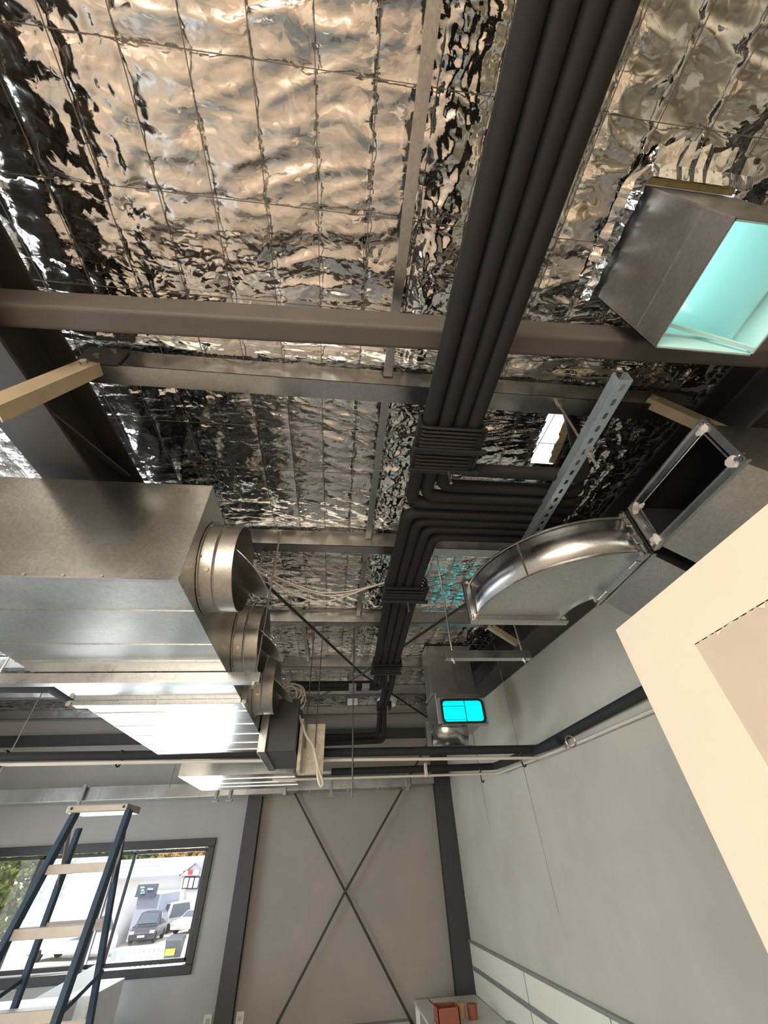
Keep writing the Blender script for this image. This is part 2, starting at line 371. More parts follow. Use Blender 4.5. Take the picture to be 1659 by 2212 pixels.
# bridging channels running up the slope between purlins
def bridging(x, ya, yb, label):
    b = MB(); z = .055
    b.prism([(-.016, 0), (.016, 0), (.016, .02), (.013, .02), (.013, .003), (-.013, .003), (-.013, .02), (-.016, .02)], (x, ya, roofz(ya, z)), (x, yb, roofz(yb, z)), (1, 0, 0), (0, 0, 1))
    o = b.build('bridging_channel', M['galv'], None); o.location = (0, 0, 0); tag(o, label, 'bridging', 'purlin bridging channels')
bridging(.150, -.36, .745, 'long galvanised bridging channel overhead, left of the black pipe bundle')
for k in range(1, 6):
    bridging(.155, PURLY[k] + .0, PURLY[k + 1] - .004, ['bridging channel between the first and second purlins beyond the beam', 'bridging channel behind the sagging white cables', 'bridging channel above the brace crossing', 'small far bridging channel beside the pendant rod', 'farthest bridging channel near the back wall'][k - 1])
bridging(-.31, 2.98, 4.146, 'second bridging channel, left of the brace crossing')

# ------------------------------------------------------------------ rafters, columns, strut, back beam
def ibeam_profile(w, hgt, tf=.012, tw=.01):
    a = w / 2; c = tw / 2
    return [(-a, 0), (a, 0), (a, tf), (c, tf), (c, hgt - tf), (a, hgt - tf), (a, hgt), (-a, hgt), (-a, hgt - tf), (-c, hgt - tf), (-c, tf), (-a, tf)]
for xc, w, lab in ((-1.03, .19, 'dark painted steel rafter above the left plenum duct'), (1.54, .24, 'dark painted steel rafter along the top of the right wall')):
    o = MB().prism(ibeam_profile(w, .24), (xc, -1.2, roofz(-1.2, .352)), (xc, YB - .12, roofz(YB - .12, .352)), (1, 0, 0), (0, 0, 1)).build('rafter', M['rafter'], bevel=.002)
    tag(o, lab, 'rafter', 'steel rafters')
for xc, w, lab in ((-1.03, .185, 'dark steel column left of the cross bracing, beside the window'), (1.55, .226, 'dark steel column right of the cross bracing, above the desk')):
    o = MB().prism(ibeam_profile(w, .12), (xc, YB - .122, 0), (xc, YB - .122, roofz(YB - .12, .352)), (1, 0, 0), (0, 1, 0)).build('column', M['dark'], bevel=.002)
    tag(o, lab, 'column', 'steel columns')
o = MB().box(XL, XR - .25, YB - .13, YB - .004, roofz(YB, .42), roofz(YB, .30)).build('eave_beam', M['dark']); tag(o, 'dark horizontal steel beam along the top of the back wall', 'beam')
# square hollow strut
o = MB().beam((-1.08, .527, 3.105), (1.60, .449, 3.105), .068, .11).build('strut_beam', M['beam'], bevel=.012, seg=4); tag(o, 'brown-grey square steel beam crossing below the roof near the camera', 'beam')
# purlin cleat with bolts
r = empty('cleat_plate', (-.93, .745, 3.25), 'dark steel cleat plate with two bolts joining purlin to left rafter', 'bracket')
MB().box(-.94, -.80, .738, .746, 3.22, 3.335).build('plate', M['rafter'], r, bevel=.001)
for dx, dz in ((.09, .08), (.05, .035)):
    MB().tube([(-.93 + dx, .739, 3.225 + dz), (-.93 + dx, .726, 3.225 + dz)], .011, 6).build('bolt', M['zinc'], r)
# fly braces (angle iron in primer)
def flybrace(a, b_, lab, w=.045):
    r = empty('fly_brace', tuple(a), lab, 'brace', 'buff angle fly braces')
    a = np.array(a); b_ = np.array(b_); d = (b_ - a) / np.linalg.norm(b_ - a); u = np.cross(d, [0, 1, 0]); u = u if u[2] < 0 else -u
    m = MB(); m.beam(a, b_, w, .005, up=(0, 1, 0)); m.build('face_leg', M['primer'], r, bevel=.001)
    m = MB(); m.beam(a + u * w / 2 + np.array([0, .018, 0]), b_ + u * w / 2 + np.array([0, .018, 0]), .005, .04, up=(0, 1, 0)); m.build('bottom_leg', M['primer'], r)
    for q in (a + d * .02, b_ - d * .02): MB().tube([q + np.array([0, -.012, 0]), q + np.array([0, .01, 0])], .012, 6).build('bolt', M['zinc'], r)
flybrace(atY((192, 782), .685), atY((-40, 878), .62), 'buff primed angle brace at the left, from purlin to left rafter', .062)
flybrace((1.235, .735, 3.275), (1.47, .735, 3.03), 'buff primed angle brace at the right, above the open duct mouth', .055)
flybrace((1.26, 2.95, 3.36), (1.50, 2.95, 3.18), 'buff primed angle brace far off, above the hanging trapeze channel', .045)
flybrace((-.83, 1.84, 3.30), (-1.0, 1.84, 3.07), 'dark buff brace above the plenum, from second purlin to left rafter', .04)
o = MB().beam(atR((40, 840), .33), atR((275, 1028), .14), .03, .006).build('tie_angle', M['beam']); tag(o, 'thin brown angle running up from the left rafter behind the plenum duct', 'brace')
# roof cross bracing
def rodobj(name, pts, r, m, lab, cat, grp=None, n=8):
    o = MB().tube(pts, r, n).build(name, m, None, smooth=True); tag(o, lab, cat, grp); return o
rodobj('brace_rod', [atR((574, 1262), .15), atR((782, 1456), .15), (1.45, 6.6, roofz(6.6, .15))], .011, M['rod'], 'dark roof brace rod running from above the spigots to the far right', 'brace', 'roof cross bracing rods')
rodobj('brace_rod', [(1.40, 1.95, roofz(1.95, .17)), atR((1010, 1302), .17), atR((782, 1456), .17), (-.9, 6.5, roofz(6.5, .17))], .011, M['rod'], 'dark roof brace rod running from the elbow duct to the far left', 'brace', 'roof cross bracing rods')
# wall cross bracing
rodobj('brace_rod', [(-.93, YB - .05, 2.62 + .62), (.197, YB - .05, 1.672), (1.36, YB - .05, .03)], .012, M['rod'], 'dark wall brace rod sloping down to the right on the back wall', 'brace', 'wall cross bracing rods')
rodobj('brace_rod', [(1.42, YB - .085, 2.62 + .62), (.197, YB - .085, 1.672), (-.93, YB - .085, .10)], .012, M['rod'], 'dark wall brace rod sloping down to the left on the back wall', 'brace', 'wall cross bracing rods')

# ------------------------------------------------------------------ partition
PX, PZ, PY = .75, 2.342, .921
r = empty('partition_wall', (PX, 0, 0), 'cream jointed plasterboard partition end at the right, nearest the camera', 'partition')
MB().box(PX, PX + .10, -1.6, PY, 0, PZ).build('board', M['board'], r)
MB().box(PX - .002, PX + .102, -1.6, PY + .002, PZ - .128, PZ + .002).box(PX - .002, PX + .102, PY - .198, PY + .002, 0, PZ - .128).build('joint_compound', M['plaster'], r)
b = MB()
rr = random.Random(3)
for k in range(60):   # ragged trowelled edge of the compound
    y = PY - .2 - k * .02; b.add([(PX - .0015, y, PZ - .126), (PX - .0015, y - .02, PZ - .126), (PX - .0015, y - .02 * rr.random(), PZ - .128 - (rr.random() ** 3) * .012)], [(0, 1, 2)])
b.build('ragged_edge', M['plaster'], r, solid=.001)

# ------------------------------------------------------------------ left plenum duct
x0, x1, y0, y1, z0, z1 = -1.26, -.48, 1.044, 3.42, 2.55, 2.955
r = empty('plenum_duct', (x0, y0, z0), 'large galvanised plenum box hanging at the left with round spigots', 'duct')
b = MB(); prof = []
b.box(x0, x1, y0, y1, z0, z1); b.build('casing', M['duct'], r, bevel=.0015)
b = MB()
for y in (1.235, 1.50, 1.66, 2.36, 2.62, 2.85, 3.08, 3.28): MB().beam((x0, y, z0 - .0005), (x1, y, z0 - .0005), .003, .004).build('standing_seam', M['duct'], r)
MB().box(x0 - .001, x1 + .001, y0 - .003, y0 + .012, z0 - .002, z0 + .004).build('edge_fold', M['galv'], r)
for k in range(8):
    xx = -1.22 + k * .105
    MB().tube([(xx, y0 - .004, z0 + .008), (xx, y0 + .001, z0 + .008)], .0045, 6).build('rivet', M['zinc'], r)
b = MB()
for xx0, xx1, yy0, yy1, zz0, zz1 in ((x0 - .03, x1 + .03, 2.15, 2.20, z0 - .022, z0 + .001), (x1 - .001, x1 + .03, 2.15, 2.2, z0 - .02, z1)): b.box(xx0, xx1, yy0, yy1, zz0, zz1)
b.build('joint_flange', M['galv'], r, bevel=.002)
for xx in (x0 - .02, x1 + .02): MB().tube([(xx, 2.14, z0 - .016), (xx, 2.21, z0 - .016)], .013, 6).build('corner_bolt', M['zinc'], r)
# spigots with half open butterfly dampers
def ring(xa, xb, yc, zc, ra, rb, n=48):
    m = MB(); vs = []; fs = []
    for q, (x, rad) in enumerate(((xa, ra), (xb, rb))):
        for k in range(n):
            a = 2 * math.pi * k / n; vs.append((x, yc + rad * math.cos(a), zc + rad * math.sin(a)))
    fs = [(k, (k + 1) % n, n + (k + 1) % n, n + k) for k in range(n)]
    m.add(vs, fs); return m
for i, yc in enumerate((1.275, 1.90, 2.55)):
    zc = 2.75; R = .163 if i else .160
    f = MB()
    def rev(m, prof, n=48):
        vs = []; k_ = len(prof)
        for k in range(n):
            a = 2 * math.pi * k / n
            for x, rad in prof: vs.append((x1 + x, yc + rad * math.cos(a), zc + rad * math.sin(a)))
        fs = []
        for k in range(n):
            for j in range(k_ - 1): fs.append((k * k_ + j, ((k + 1) % n) * k_ + j, ((k + 1) % n) * k_ + j + 1, k * k_ + j + 1))
        m.add(vs, fs); return m
    rev(f, [(.002, R + .014), (.006, R + .014), (.007, R + .003), (.045, R), (.050, R + .004), (.055, R), (.112, R), (.113, R - .002), (.05, R - .003), (.0, R - .003)])
    sp = f.build('spigot', M['duct_warm'], r, smooth=True)
    d = MB(); vs = []; n = 40
    ax = np.array([math.cos(math.radians(12)), 0, 0])
    for k in range(n):   # tilted damper blade
        a = 2 * math.pi * k / n; u = math.cos(a) * (R - .008); w = math.sin(a) * (R - .008)
        for s_ in (-.0015, .0015): vs.append((x1 + .095 + u * math.cos(math.radians(38)) + s_, yc + w * .93, zc + .0 - u * math.sin(math.radians(38)) ))
    fs = [(2 * k, 2 * ((k + 1) % n), 2 * ((k + 1) % n) + 1, 2 * k + 1) for k in range(n)] + [tuple(2 * k for k in range(n)), tuple(2 * k + 1 for k in range(n))[::-1]]
    d.add(vs, fs); d.build('damper_blade', M['duct_warm'], sp)
    for a in (100, 150, 200, 250):
        a_ = math.radians(a); MB().tube([(x1 + .005, yc + (R + .008) * math.cos(a_), zc + (R + .008) * math.sin(a_)), (x1 + .011, yc + (R + .008) * math.cos(a_), zc + (R + .008) * math.sin(a_))], .004, 6).build('rivet', M['zinc'], sp)
    a_ = math.radians(215); MB().tube([(x1 + .03, yc + R * math.cos(a_), zc + R * math.sin(a_)), (x1 + .03, yc + (R + .01) * math.cos(a_), zc + (R + .01) * math.sin(a_))], .009, 10).build('screw', M['zinc'], sp)
# trapeze under plenum
def channel_prof(w=.041, h=.041, t=.003, lip=.008):
    a = w / 2
    return [(-a, 0), (a, 0), (a, h), (a - lip, h), (a - lip, h - t), (a - t, h - t), (a - t, t), (-a + t, t), (-a + t, h - t), (-a + lip, h - t), (-a + lip, h), (-a, h)]
def trapeze(x0, x1, y, z, rods, lab, inset=.03, ztop=None, grp='trapeze hangers'):
    r = empty('trapeze_hanger', (x0, y, z), lab, 'hanger', grp)
    MB().prism(channel_prof(), (x0, y, z), (x1, y, z), (0, 1, 0), (0, 0, 1)).build('channel', M['galv'], r)
    for x in rods: MB().tube([(x, y, z - .02), (x, y, ztop if ztop else roofz(y, .06))], .005, 8).build('threaded_rod', M['zinc'], r)
    for x in rods: MB().tube([(x, y, z - .008), (x, y, z - .001)], .011, 6).build('nut', M['zinc'], r)
trapeze(-1.55, -.335, 1.80, 2.506, (-1.40, -.36), 'long galvanised channel hanger under the left plenum duct')
# duct piece beyond the rail
r = empty('lower_duct', (-1.33, 3.95, 2.5), 'galvanised duct section beyond the black pipe, reflecting window light', 'duct')
MB().box(-1.33, -.35, 4.16, 5.0, 2.53, 2.85).build('casing', M['duct'], r, bevel=.002)
b = MB()
for y in (4.35, 4.6, 4.8): MB().beam((-1.33, y, 2.529), (-.35, y, 2.529), .004, .006).build('standing_seam', M['galv'], r)

# dark fan coil unit right of the plenum
r = empty('fan_coil_unit', (-.45, 2.95, 2.45), 'dark fan coil unit with a silver flange beyond the spigots', 'air unit')
MB().box(-.435, -.245, 2.86, 3.45, 2.45, 2.76).build('casing', M['unit'], r, bevel=.003)
MB().box(-.475, -.425, 2.82, 3.45, 2.44, 2.79).build('end_flange', M['galv'], r, bevel=.003)
o = MB().box(-.235, -.07, 3.10, 3.14, 2.36, 2.66).box(-.235, -.215, 2.96, 3.10, 2.36, 2.66).build('mounting_board', M['osb']); tag(o, 'pale speckled board beside the dark fan coil unit', 'board')

# cable coil and hanging cables
b = MB(); rc = random.Random(11); c = atY((628, 1505), 2.95)
for k in range(9):
    R_ = .055 + rc.random() * .045; ph = rc.random() * 6; t1 = rc.uniform(-.5, .5); t2 = rc.uniform(-.4, .4); c2 = c + np.array([rc.uniform(-.03, .03), rc.uniform(-.03, .03), rc.uniform(-.02, .02)])
    pts = [c2 + np.array([R_ * math.cos(a) * 1.1, R_ * (math.sin(a) * t1 + math.cos(a) * t2), R_ * math.sin(a)]) for a in [ph + 2 * math.pi * j / 22 for j in range(23)]]
    b.tube(pts, .0042, 6)
o = b.build('cable_coil', M['cable'], smooth=True); tag(o, 'loose coil of white cable above the dark fan coil unit', 'cable')
def cable(pts, r, lab, m='cable', grp=None):
    o = MB().tube(spline(pts), r, 8).build('cable', M[m], smooth=True); tag(o, lab, 'cable', grp)
yc_ = 2.25
cable([atY(p, yc_) for p in ((545, 1198), (600, 1212), (655, 1218), (740, 1220), (800, 1215), (858, 1200))], .0045, 'single white cable sagging highest, behind the spigots')
cable([atY(p, yc_) for p in ((556, 1222), (600, 1248), (645, 1266), (690, 1279), (750, 1278), (800, 1267), (860, 1255))], .0048, 'upper white cable of the sagging bunch below the single cable')
cable([atY(p, yc_ - .02) for p in ((556, 1232), (600, 1262), (640, 1285), (690, 1300), (740, 1290), (800, 1268), (860, 1250))], .0052, 'lowest sagging white cable of the bunch beside the spigots')
cable([atY(p, yc_ + .02) for p in ((556, 1226), (605, 1252), (650, 1272), (710, 1287), (760, 1280), (810, 1266), (862, 1250))], .0046, 'middle white cable of the sagging bunch')
cable([atY(p, yc_ + .03) for p in ((556, 1224), (600, 1250), (650, 1272), (720, 1281), (800, 1272), (862, 1262))], .0046, 'thin black cable among the white sagging cables', 'clamp')
cable([atY(p, 2.95) for p in ((640, 1530), (652, 1562), (662, 1590), (676, 1612), (688, 1660), (697, 1690), (692, 1697), (686, 1672), (687, 1650))], .0085, 'grey-white cable hanging beside the pale board in a loop', 'pvc')

# hanging rods from the roof
def hrod(p_top_y, x, y, z0, lab, r=.004, ztop=None):
    rodobj('hanger_rod', [(x, y, z0), (x, y, ztop if ztop else roofz(y, .01))], r, M['wire'], lab, 'rod', 'threaded hanger rods')

# ------------------------------------------------------------------ rail pipes in the middle distance
YP = 3.45
def pipe(name, pts, r, m, lab, fr=.05, cat='pipe', grp=None, n=16):
    o = MB().tube(fillet(pts, fr, 6), r, n).build(name, m, smooth=True); tag(o, lab, cat, grp); return o
def P_(p, y): return tuple(atY(p, y))
pipe('lagged_pipe', [P_((-60, 1636), YP), P_((340, 1631), YP), P_((765, 1625), YP), P_((1163, 1618), YP), (1.60, .9, 2.50)], .030, M['rubber2'], 'upper black lagged pipe crossing the room then following the right wall')
b0 = atX((1180, 1634), 1.615); b1 = atX((1410, 1536), 1.615)
wpipe = pipe('conduit', [P_((-60, 1653), YP - .02), P_((340, 1646), YP - .02), P_((765, 1641), YP - .02), P_((1175, 1637), YP - .02), (1.615, .9, 2.40)], .011, M['pvc'], 'upper white plastic conduit under the black lagged pipe')
pipe('lagged_pipe', [(-.02, 4.44, 2.572), (1.60, 4.44, 2.575), (1.60, 3.0, 2.50)], .030, M['rubber2'], 'lower black lagged pipe behind the upper one, ending short at the left')
pipe('conduit', [(-.56, 4.42, 2.52), (1.615, 4.42, 2.512), (1.615, 3.0, 2.452)], .0105, M['pvc'], 'lower white plastic conduit behind the upper one')
o = pipe('conduit_sleeve', [(-.55, 4.47, 2.57), (-.02, 4.46, 2.574)], .014, M['pvc'], 'short cream pipe stub left of the lower black pipe')
def clip(x, y, z, lab):
    b = MB(); pts = [(x, y - .03 + .045 * math.cos(t), z + .05 * math.sin(t)) for t in np.linspace(-2.2, 2.0, 14)]
    b.tube(pts, .006, 8); o = b.build('pipe_clip', M['clamp'], smooth=True); tag(o, lab, 'clip', 'black pipe clips')
for px_, lab in ((12, 'black clip on the upper conduit at the left edge of the photo'), (262, 'black clip on the upper conduit left of the ladder top'), (762, 'black clip on the upper conduit at the central rod'), (1127, 'black clip on the upper conduit near the right corner bend')):
    q = atY((px_, 1645), YP); clip(q[0], YP - .01, q[2] + .01, lab)
q = atY((1040, 1680), 4.42); clip(q[0], 4.42, q[2] + .01, 'black clip on the lower conduit near the corner bend')
q = atX((1237, 1606), 1.61); b = MB().tube([(1.60 + .034 * math.cos(t), q[1], q[2] + .012 + .036 * math.sin(t)) for t in np.linspace(0, 2 * math.pi, 20)], .005, 8); o = b.build('pipe_ring', M['zinc'], smooth=True); tag(o, 'pale ring clamp around the pipes on the right wall', 'clamp')
o = MB().box(.865, .885, 4.3, 4.34, 2.50, 2.60).tube([(.875, 4.32, 2.49), (.875, 4.32, 2.58)], .016, 10).build('white_clip', M['pvc']); tag(o, 'white plastic saddle clip hanging between the two conduits', 'clip')
hrod(0, .140, YP - .04, 2.257, 'central threaded rod hanging past the black pipe, its end loose', .0055)
hrod(0, -2.29, YP, 2.47, 'threaded rod holding the black pipe at the far left')
hrod(0, 1.475, YP, 1.616, 'longest threaded rod, hanging down in front of the right wall', .0035)
hrod(0, 1.43, 4.42, 2.08, 'second long rod left of the longest one, ending above the wall bracing column', .0035)
hrod(0, -1.62, 4.9, 2.55, 'left thin rod of the pair above the ladder top')
hrod(0, -1.45, 4.9, 2.55, 'right thin rod of the pair above the ladder top')
hrod(0, -.20, 3.05, 2.5, 'thin rod beside the pale board, left one')
hrod(0, -.13, 3.05, 2.5, 'thin rod beside the pale board, right one')

# ------------------------------------------------------------------ main pipe bundle
XS = [.279, .330, .380, .428]; OFF = .352
def rz(y, o=OFF): return roofz(y, o)
PR = .0262
labsA = ['leftmost black pipe of the overhead bundle, turning right fourth', 'second black pipe of the overhead bundle from the left', 'third black pipe of the overhead bundle from the left', 'rightmost black pipe of the overhead bundle, turning right first and up through the roof']
yA = [1.155, 1.105, 1.045, .948]; ex = [.985, .97, .965, .945]
for i in range(4):
    dz = [.0, .004, .0, .006][i]
    pts = [(XS[i], -.9, rz(-.9)), (XS[i], yA[i], rz(yA[i]) - dz), (ex[i], yA[i], rz(yA[i]) - dz)]
    if i == 3: pts += [(1.0, .90, 3.38)]
    else: pts += [(ex[i] + .17, yA[i] + .03, roofz(yA[i], -.02))]
    path = fillet([(XS[i], -.9, rz(-.9))] + pts[1:], .055, 8)
    o = MB().tube(path, PR, 20).build('insulated_pipe', M['rubber'], smooth=True); tag(o, labsA[i], 'pipe', 'black insulated pipes of the overhead bundle')
labsB = ['leftmost black pipe of the lower bundle, coming in from the roof opening', 'second black pipe of the lower bundle from the left', 'third black pipe of the lower bundle from the left', 'rightmost black pipe of the lower bundle, on the inside of the bend']
yB = [1.222, 1.275, 1.328, 1.392]
xB2 = [.33, .385, .44, .495]
for i in range(4):
    y_ = yB[i]; e = [.985, .99, 1.0, 1.0][i]
    pts = [(e + .15, y_, roofz(y_, -.02)), (e, y_, rz(y_)), (XS[i], y_, rz(y_)), (XS[i], 1.8, rz(1.8)), (xB2[i], 3.3, rz(3.3))]
    if i < 2:
        ye = 3.72 + (1 - i) * -.0 + i * .06
        pts += [(xB2[i] + .03, 3.5, rz(3.5)), (xB2[i] + .03, ye, rz(ye, .40 + .02 * i)), (-.42, ye, rz(ye, .40 + .02 * i))]
    else:
        q1 = atY((843 - (3 - i) * 12, 1490), 3.9); q2 = atY((830 - (3 - i) * 9, 1530), 4.35); q3 = atY((829 - (3 - i) * 12, 1600 - (3 - i) * 12), 4.55); q4 = atY((690, 1606 - (3 - i) * 14), 4.55)
        pts += [tuple(q1), tuple(q2), tuple(q3), tuple(q4)]
    o = MB().tube(fillet(pts, .06, 8), PR, 20).build('insulated_pipe', M['rubber'], smooth=True); tag(o, labsB[i], 'pipe', 'black insulated pipes of the lower bundle')
def bundle_clamp(xa, xb, y0, y1, lab, n=5, bolt=True):
    r = empty('pipe_clamp', ((xa + xb) / 2, (y0 + y1) / 2, rz(y0)), lab, 'clamp', 'black ribbed pipe clamps')
    b = MB(); hh = PR + .012
    for k in range(n):
        y = y0 + (y1 - y0) * k / max(1, n - 1); z = rz(y)
        pts = fillet([(xa, y, z), (xa, y, z - hh), (xb, y, z - hh), (xb, y, z + hh), (xa, y, z + hh), (xa, y, z)], .025, 4)
        b.tube(pts, .006, 6)
    b.build('ribbed_strap', M['clamp'], r, smooth=True)
    z = rz(y0)
    MB().beam((xa, (y0 + y1) / 2, rz((y0 + y1) / 2) - hh + .004), (xb, (y0 + y1) / 2, rz((y0 + y1) / 2) - hh + .004), (y1 - y0), .006).build('strap_sleeve', M['clamp'], r)
    for q in (xa - .006, xb + .006):
        MB().beam((q, y0, rz(y0) - hh * .8), (q, y1, rz(y1) - hh * .8), .01, .02).build('side_bar', M['clamp'], r)
    MB().beam((xa - .015, y1 + .01, rz(y1) - hh - .006), (xb + .03, y1 + .01, rz(y1) - hh - .006), .018, .018).build('cross_bar', M['clamp'], r, bevel=.003)
    if bolt:
        xm = xa + (xb - xa) * .62
        MB().tube([(xm, y1 + .01, rz(y1) - hh - .07), (xm, y1 + .01, roofz(y1, .02))], .0055, 8).build('threaded_rod', M['zinc'], r)
bundle_clamp(.246, .462, .735, .815, 'black ribbed clamp nearest the camera, around the overhead bundle', 6, False)
bundle_clamp(.246, .462, .845, .915, 'black ribbed clamp with a zinc bolt just before the pipes branch', 5)
bundle_clamp(.255, .485, 1.86, 2.0, 'black ribbed clamp halfway along the lower bundle', 5)
bundle_clamp(.30, .53, 3.22, 3.42, 'black ribbed clamp where two pipes branch to the left', 5)
c4 = atY((829, 1524), 4.3)
r = empty('pipe_clamp', tuple(c4), 'small far black clamp on the two remaining pipes', 'clamp', 'black ribbed pipe clamps')
b = MB()
for k in range(3): b.box(c4[0] - .07, c4[0] + .075, c4[1] - .06, c4[1] + .06, c4[2] - .035 + .025 * k, c4[2] - .02 + .025 * k)
b.build('ribbed_strap', M['clamp'], r); MB().tube([(c4[0] + .03, c4[1] - .07, c4[2] - .10), (c4[0] + .03, c4[1] - .07, c4[2] + .05)], .006, 8).build('threaded_rod', M['zinc'], r)
for xx, lab in ((.145, 'left grey strap around the pipes branching left'), (.265, 'right grey strap around the pipes branching left')):
    pz = rz(3.75, .41); o = MB().tube(fillet([(xx, 3.68, pz), (xx, 3.68, pz - .05), (xx, 3.83, pz - .05), (xx, 3.83, pz + .05), (xx, 3.68, pz + .05), (xx, 3.68, pz)], .02, 3), .0, 4).build('pipe_strap', M['grey'])
    bpy.data.objects.remove(o)
    o = MB().box(xx - .035, xx + .035, 3.685, 3.83, pz - .040, pz - .032).box(xx - .035, xx + .035, 3.678, 3.686, pz - .040, pz + .0).build('pipe_strap', M['grey'], bevel=.004); tag(o, lab, 'strap', 'grey pipe straps')
# lagged pipe behind the plenum on the left
pipe('lagged_pipe', [P_((-60, 1487), 3.0), P_((112, 1487), 3.0), P_((165, 1520), 3.0)], .030, M['rubber2'], 'short black lagged pipe behind the left plenum duct')

# ------------------------------------------------------------------ perforated channel + rod
r = empty('slotted_channel', (.82, .5, 2.93), 'slotted pale blue-grey channel hanging below the branching pipes', 'channel')
pa = np.array([.808, .50, rz(.5, .415)]); pb = np.array([.872, 1.42, rz(1.42, .415)])
dv = (pb - pa) / np.linalg.norm(pb - pa); LL = np.linalg.norm(pb - pa)
side = np.cross(dv, [0, 0, 1]); side /= np.linalg.norm(side); upv = np.cross(side, dv)
# bottom face with oblong holes
wv = .041; b = MB(); npitch = int(LL / .05); pit = LL / npitch; hl, hw = .028, .013
def P3(s, u, w=0): return pa + dv * s + side * u + upv * w
for k in range(npitch):
    s0 = k * pit; sc0 = s0 + pit / 2; seg = 16; ring_ = []; outer = []
    for j in range(seg):
        a = 2 * math.pi * j / seg; ca, sa = math.cos(a), math.sin(a)
        su = (hl - hw) / 2 * (1 if ca > 0 else -1) if abs(ca) > 1e-6 else 0
        ring_.append((sc0 + su + hw / 2 * ca, hw / 2 * sa))
        m_ = max(abs(ca), abs(sa)); outer.append((sc0 + pit / 2 * ca / m_, wv / 2 * sa / m_))
    vs = [P3(s, u) for s, u in ring_] + [P3(s, u) for s, u in outer]
    fs = [(j, (j + 1) % seg, seg + (j + 1) % seg, seg + j) for j in range(seg)]
    b.add(vs, fs)
b.build('slotted_face', M['strut'], r, solid=.003)
b = MB()
for sgn in (-1, 1):
    q = [P3(0, sgn * wv / 2, 0), P3(LL, sgn * wv / 2, 0), P3(LL, sgn * wv / 2, .041), P3(0, sgn * wv / 2, .041)]
    b.add(q, [(0, 1, 2, 3)])
    q = [P3(0, sgn * wv / 2, .041), P3(LL, sgn * wv / 2, .041), P3(LL, sgn * (wv / 2 - .009), .041), P3(0, sgn * (wv / 2 - .009), .041)]
    b.add(q, [(0, 1, 2, 3)])
b.build('side_walls', M['strut'], r, solid=.003)
MB().tube([(.838, .775, 2.86), (.838, .775, roofz(.775, .115))], .0048, 8).build('threaded_rod', M['zinc'], r)
for z in (2.915, 2.935): MB().tube([(.838, .775, z), (.838, .775, z + .008)], .011, 6).build('nut', M['zinc'], r)
MB().tube([(.838, .775, roofz(.775, .135)), (.838, .775, roofz(.775, .112))], .012, 6).build('nut', M['zinc'], r)
# torn opening in the blanket
b = MB(); rg = random.Random(5)
L1 = [(1.02 + (y - .9) * .14, y) for y in np.linspace(.9, 1.2, 14)]
vs = []; 
for k, (x, y) in enumerate(L1):
    vs += [(x - .022 - rg.random() * .012, y, roofz(y, -.012)), (x + .004, y, roofz(y, -.004)), (x + .02, y, roofz(y, -.06))]
fs = []
for k in range(len(L1) - 1): fs += [(3 * k, 3 * k + 1, 3 * k + 4, 3 * k + 3), (3 * k + 1, 3 * k + 2, 3 * k + 5, 3 * k + 4)]
b.add(vs, fs); o = b.build('insulation_edge', M['wool'], ceil, solid=.006)

# ------------------------------------------------------------------ roof drop duct (right, near)
r = empty('roof_drop_duct', (.958, .25, 2.89), 'square galvanised duct dropping through the foil at the upper right, teal daylight painted inside', 'duct')
X0, X1, Y0, Y1, ZB, ZTp = .812, 1.104, .108, .392, 2.893, 3.75
t = .002
MB().box(X0, X0 + t, Y0, Y1, ZB, ZTp).box(X1 - t, X1, Y0, Y1, ZB, ZTp).box(X0, X1, Y0, Y0 + t, ZB, ZTp).box(X0, X1, Y1 - t, Y1, ZB, ZTp).build('outer_casing', M['galv_dull'], r)
MB().beam((X0 - .001, Y0 + .008, ZB + .11), (X0 - .001, Y1 - .008, ZB + .11), .003, .004).beam((X0 + .0, Y0, ZB), (X0 + .0, Y0, ZTp - .4), .004, .004, up=(1, 0, 0)).build('seam', M['galv'], r)
i = .006
MB().box(X0 + t, X0 + i, Y0 + t, Y1 - t, ZB + .002, ZTp).box(X1 - i, X1 - t, Y0 + t, Y1 - t, ZB + .002, ZTp).box(X0 + t, X1 - t, Y0 + t, Y0 + i, ZB + .002, ZTp).box(X0 + t, X1 - t, Y1 - i, Y1 - t, ZB + .002, ZTp).build('tinted_inner_faces', M['teal'], r)  # inner duct walls, coloured teal in place of tinted daylight
for a_, c_ in (((X0 + .01, Y1 - .01, ZB + .075), (X1 - .01, Y1 - .01, ZB + .075)), ((X1 - .01, Y0 + .01, ZB + .085), (X1 - .01, Y1 - .01, ZB + .085)), ((X1 - .009, Y1 - .055, ZB), (X1 - .009, Y1 - .055, ZB + .08))): MB().beam(a_, c_, .005, .005).build('inner_joint', M['teal2'], r)
MB().beam((X0 + .012, Y1 - .03, ZB + .14), (X1 - .008, Y1 - .018, ZB + .006), .010, .010, up=(0, 1, 0)).build('tie_bar', M['teal'], r)
area('added_roof_duct_lamp', (.958, .25, 3.74), (.958, .25, 2), .26, .26, 1.5, (.86, 1, .985))  # lamp added in place of sky light coming down the duct
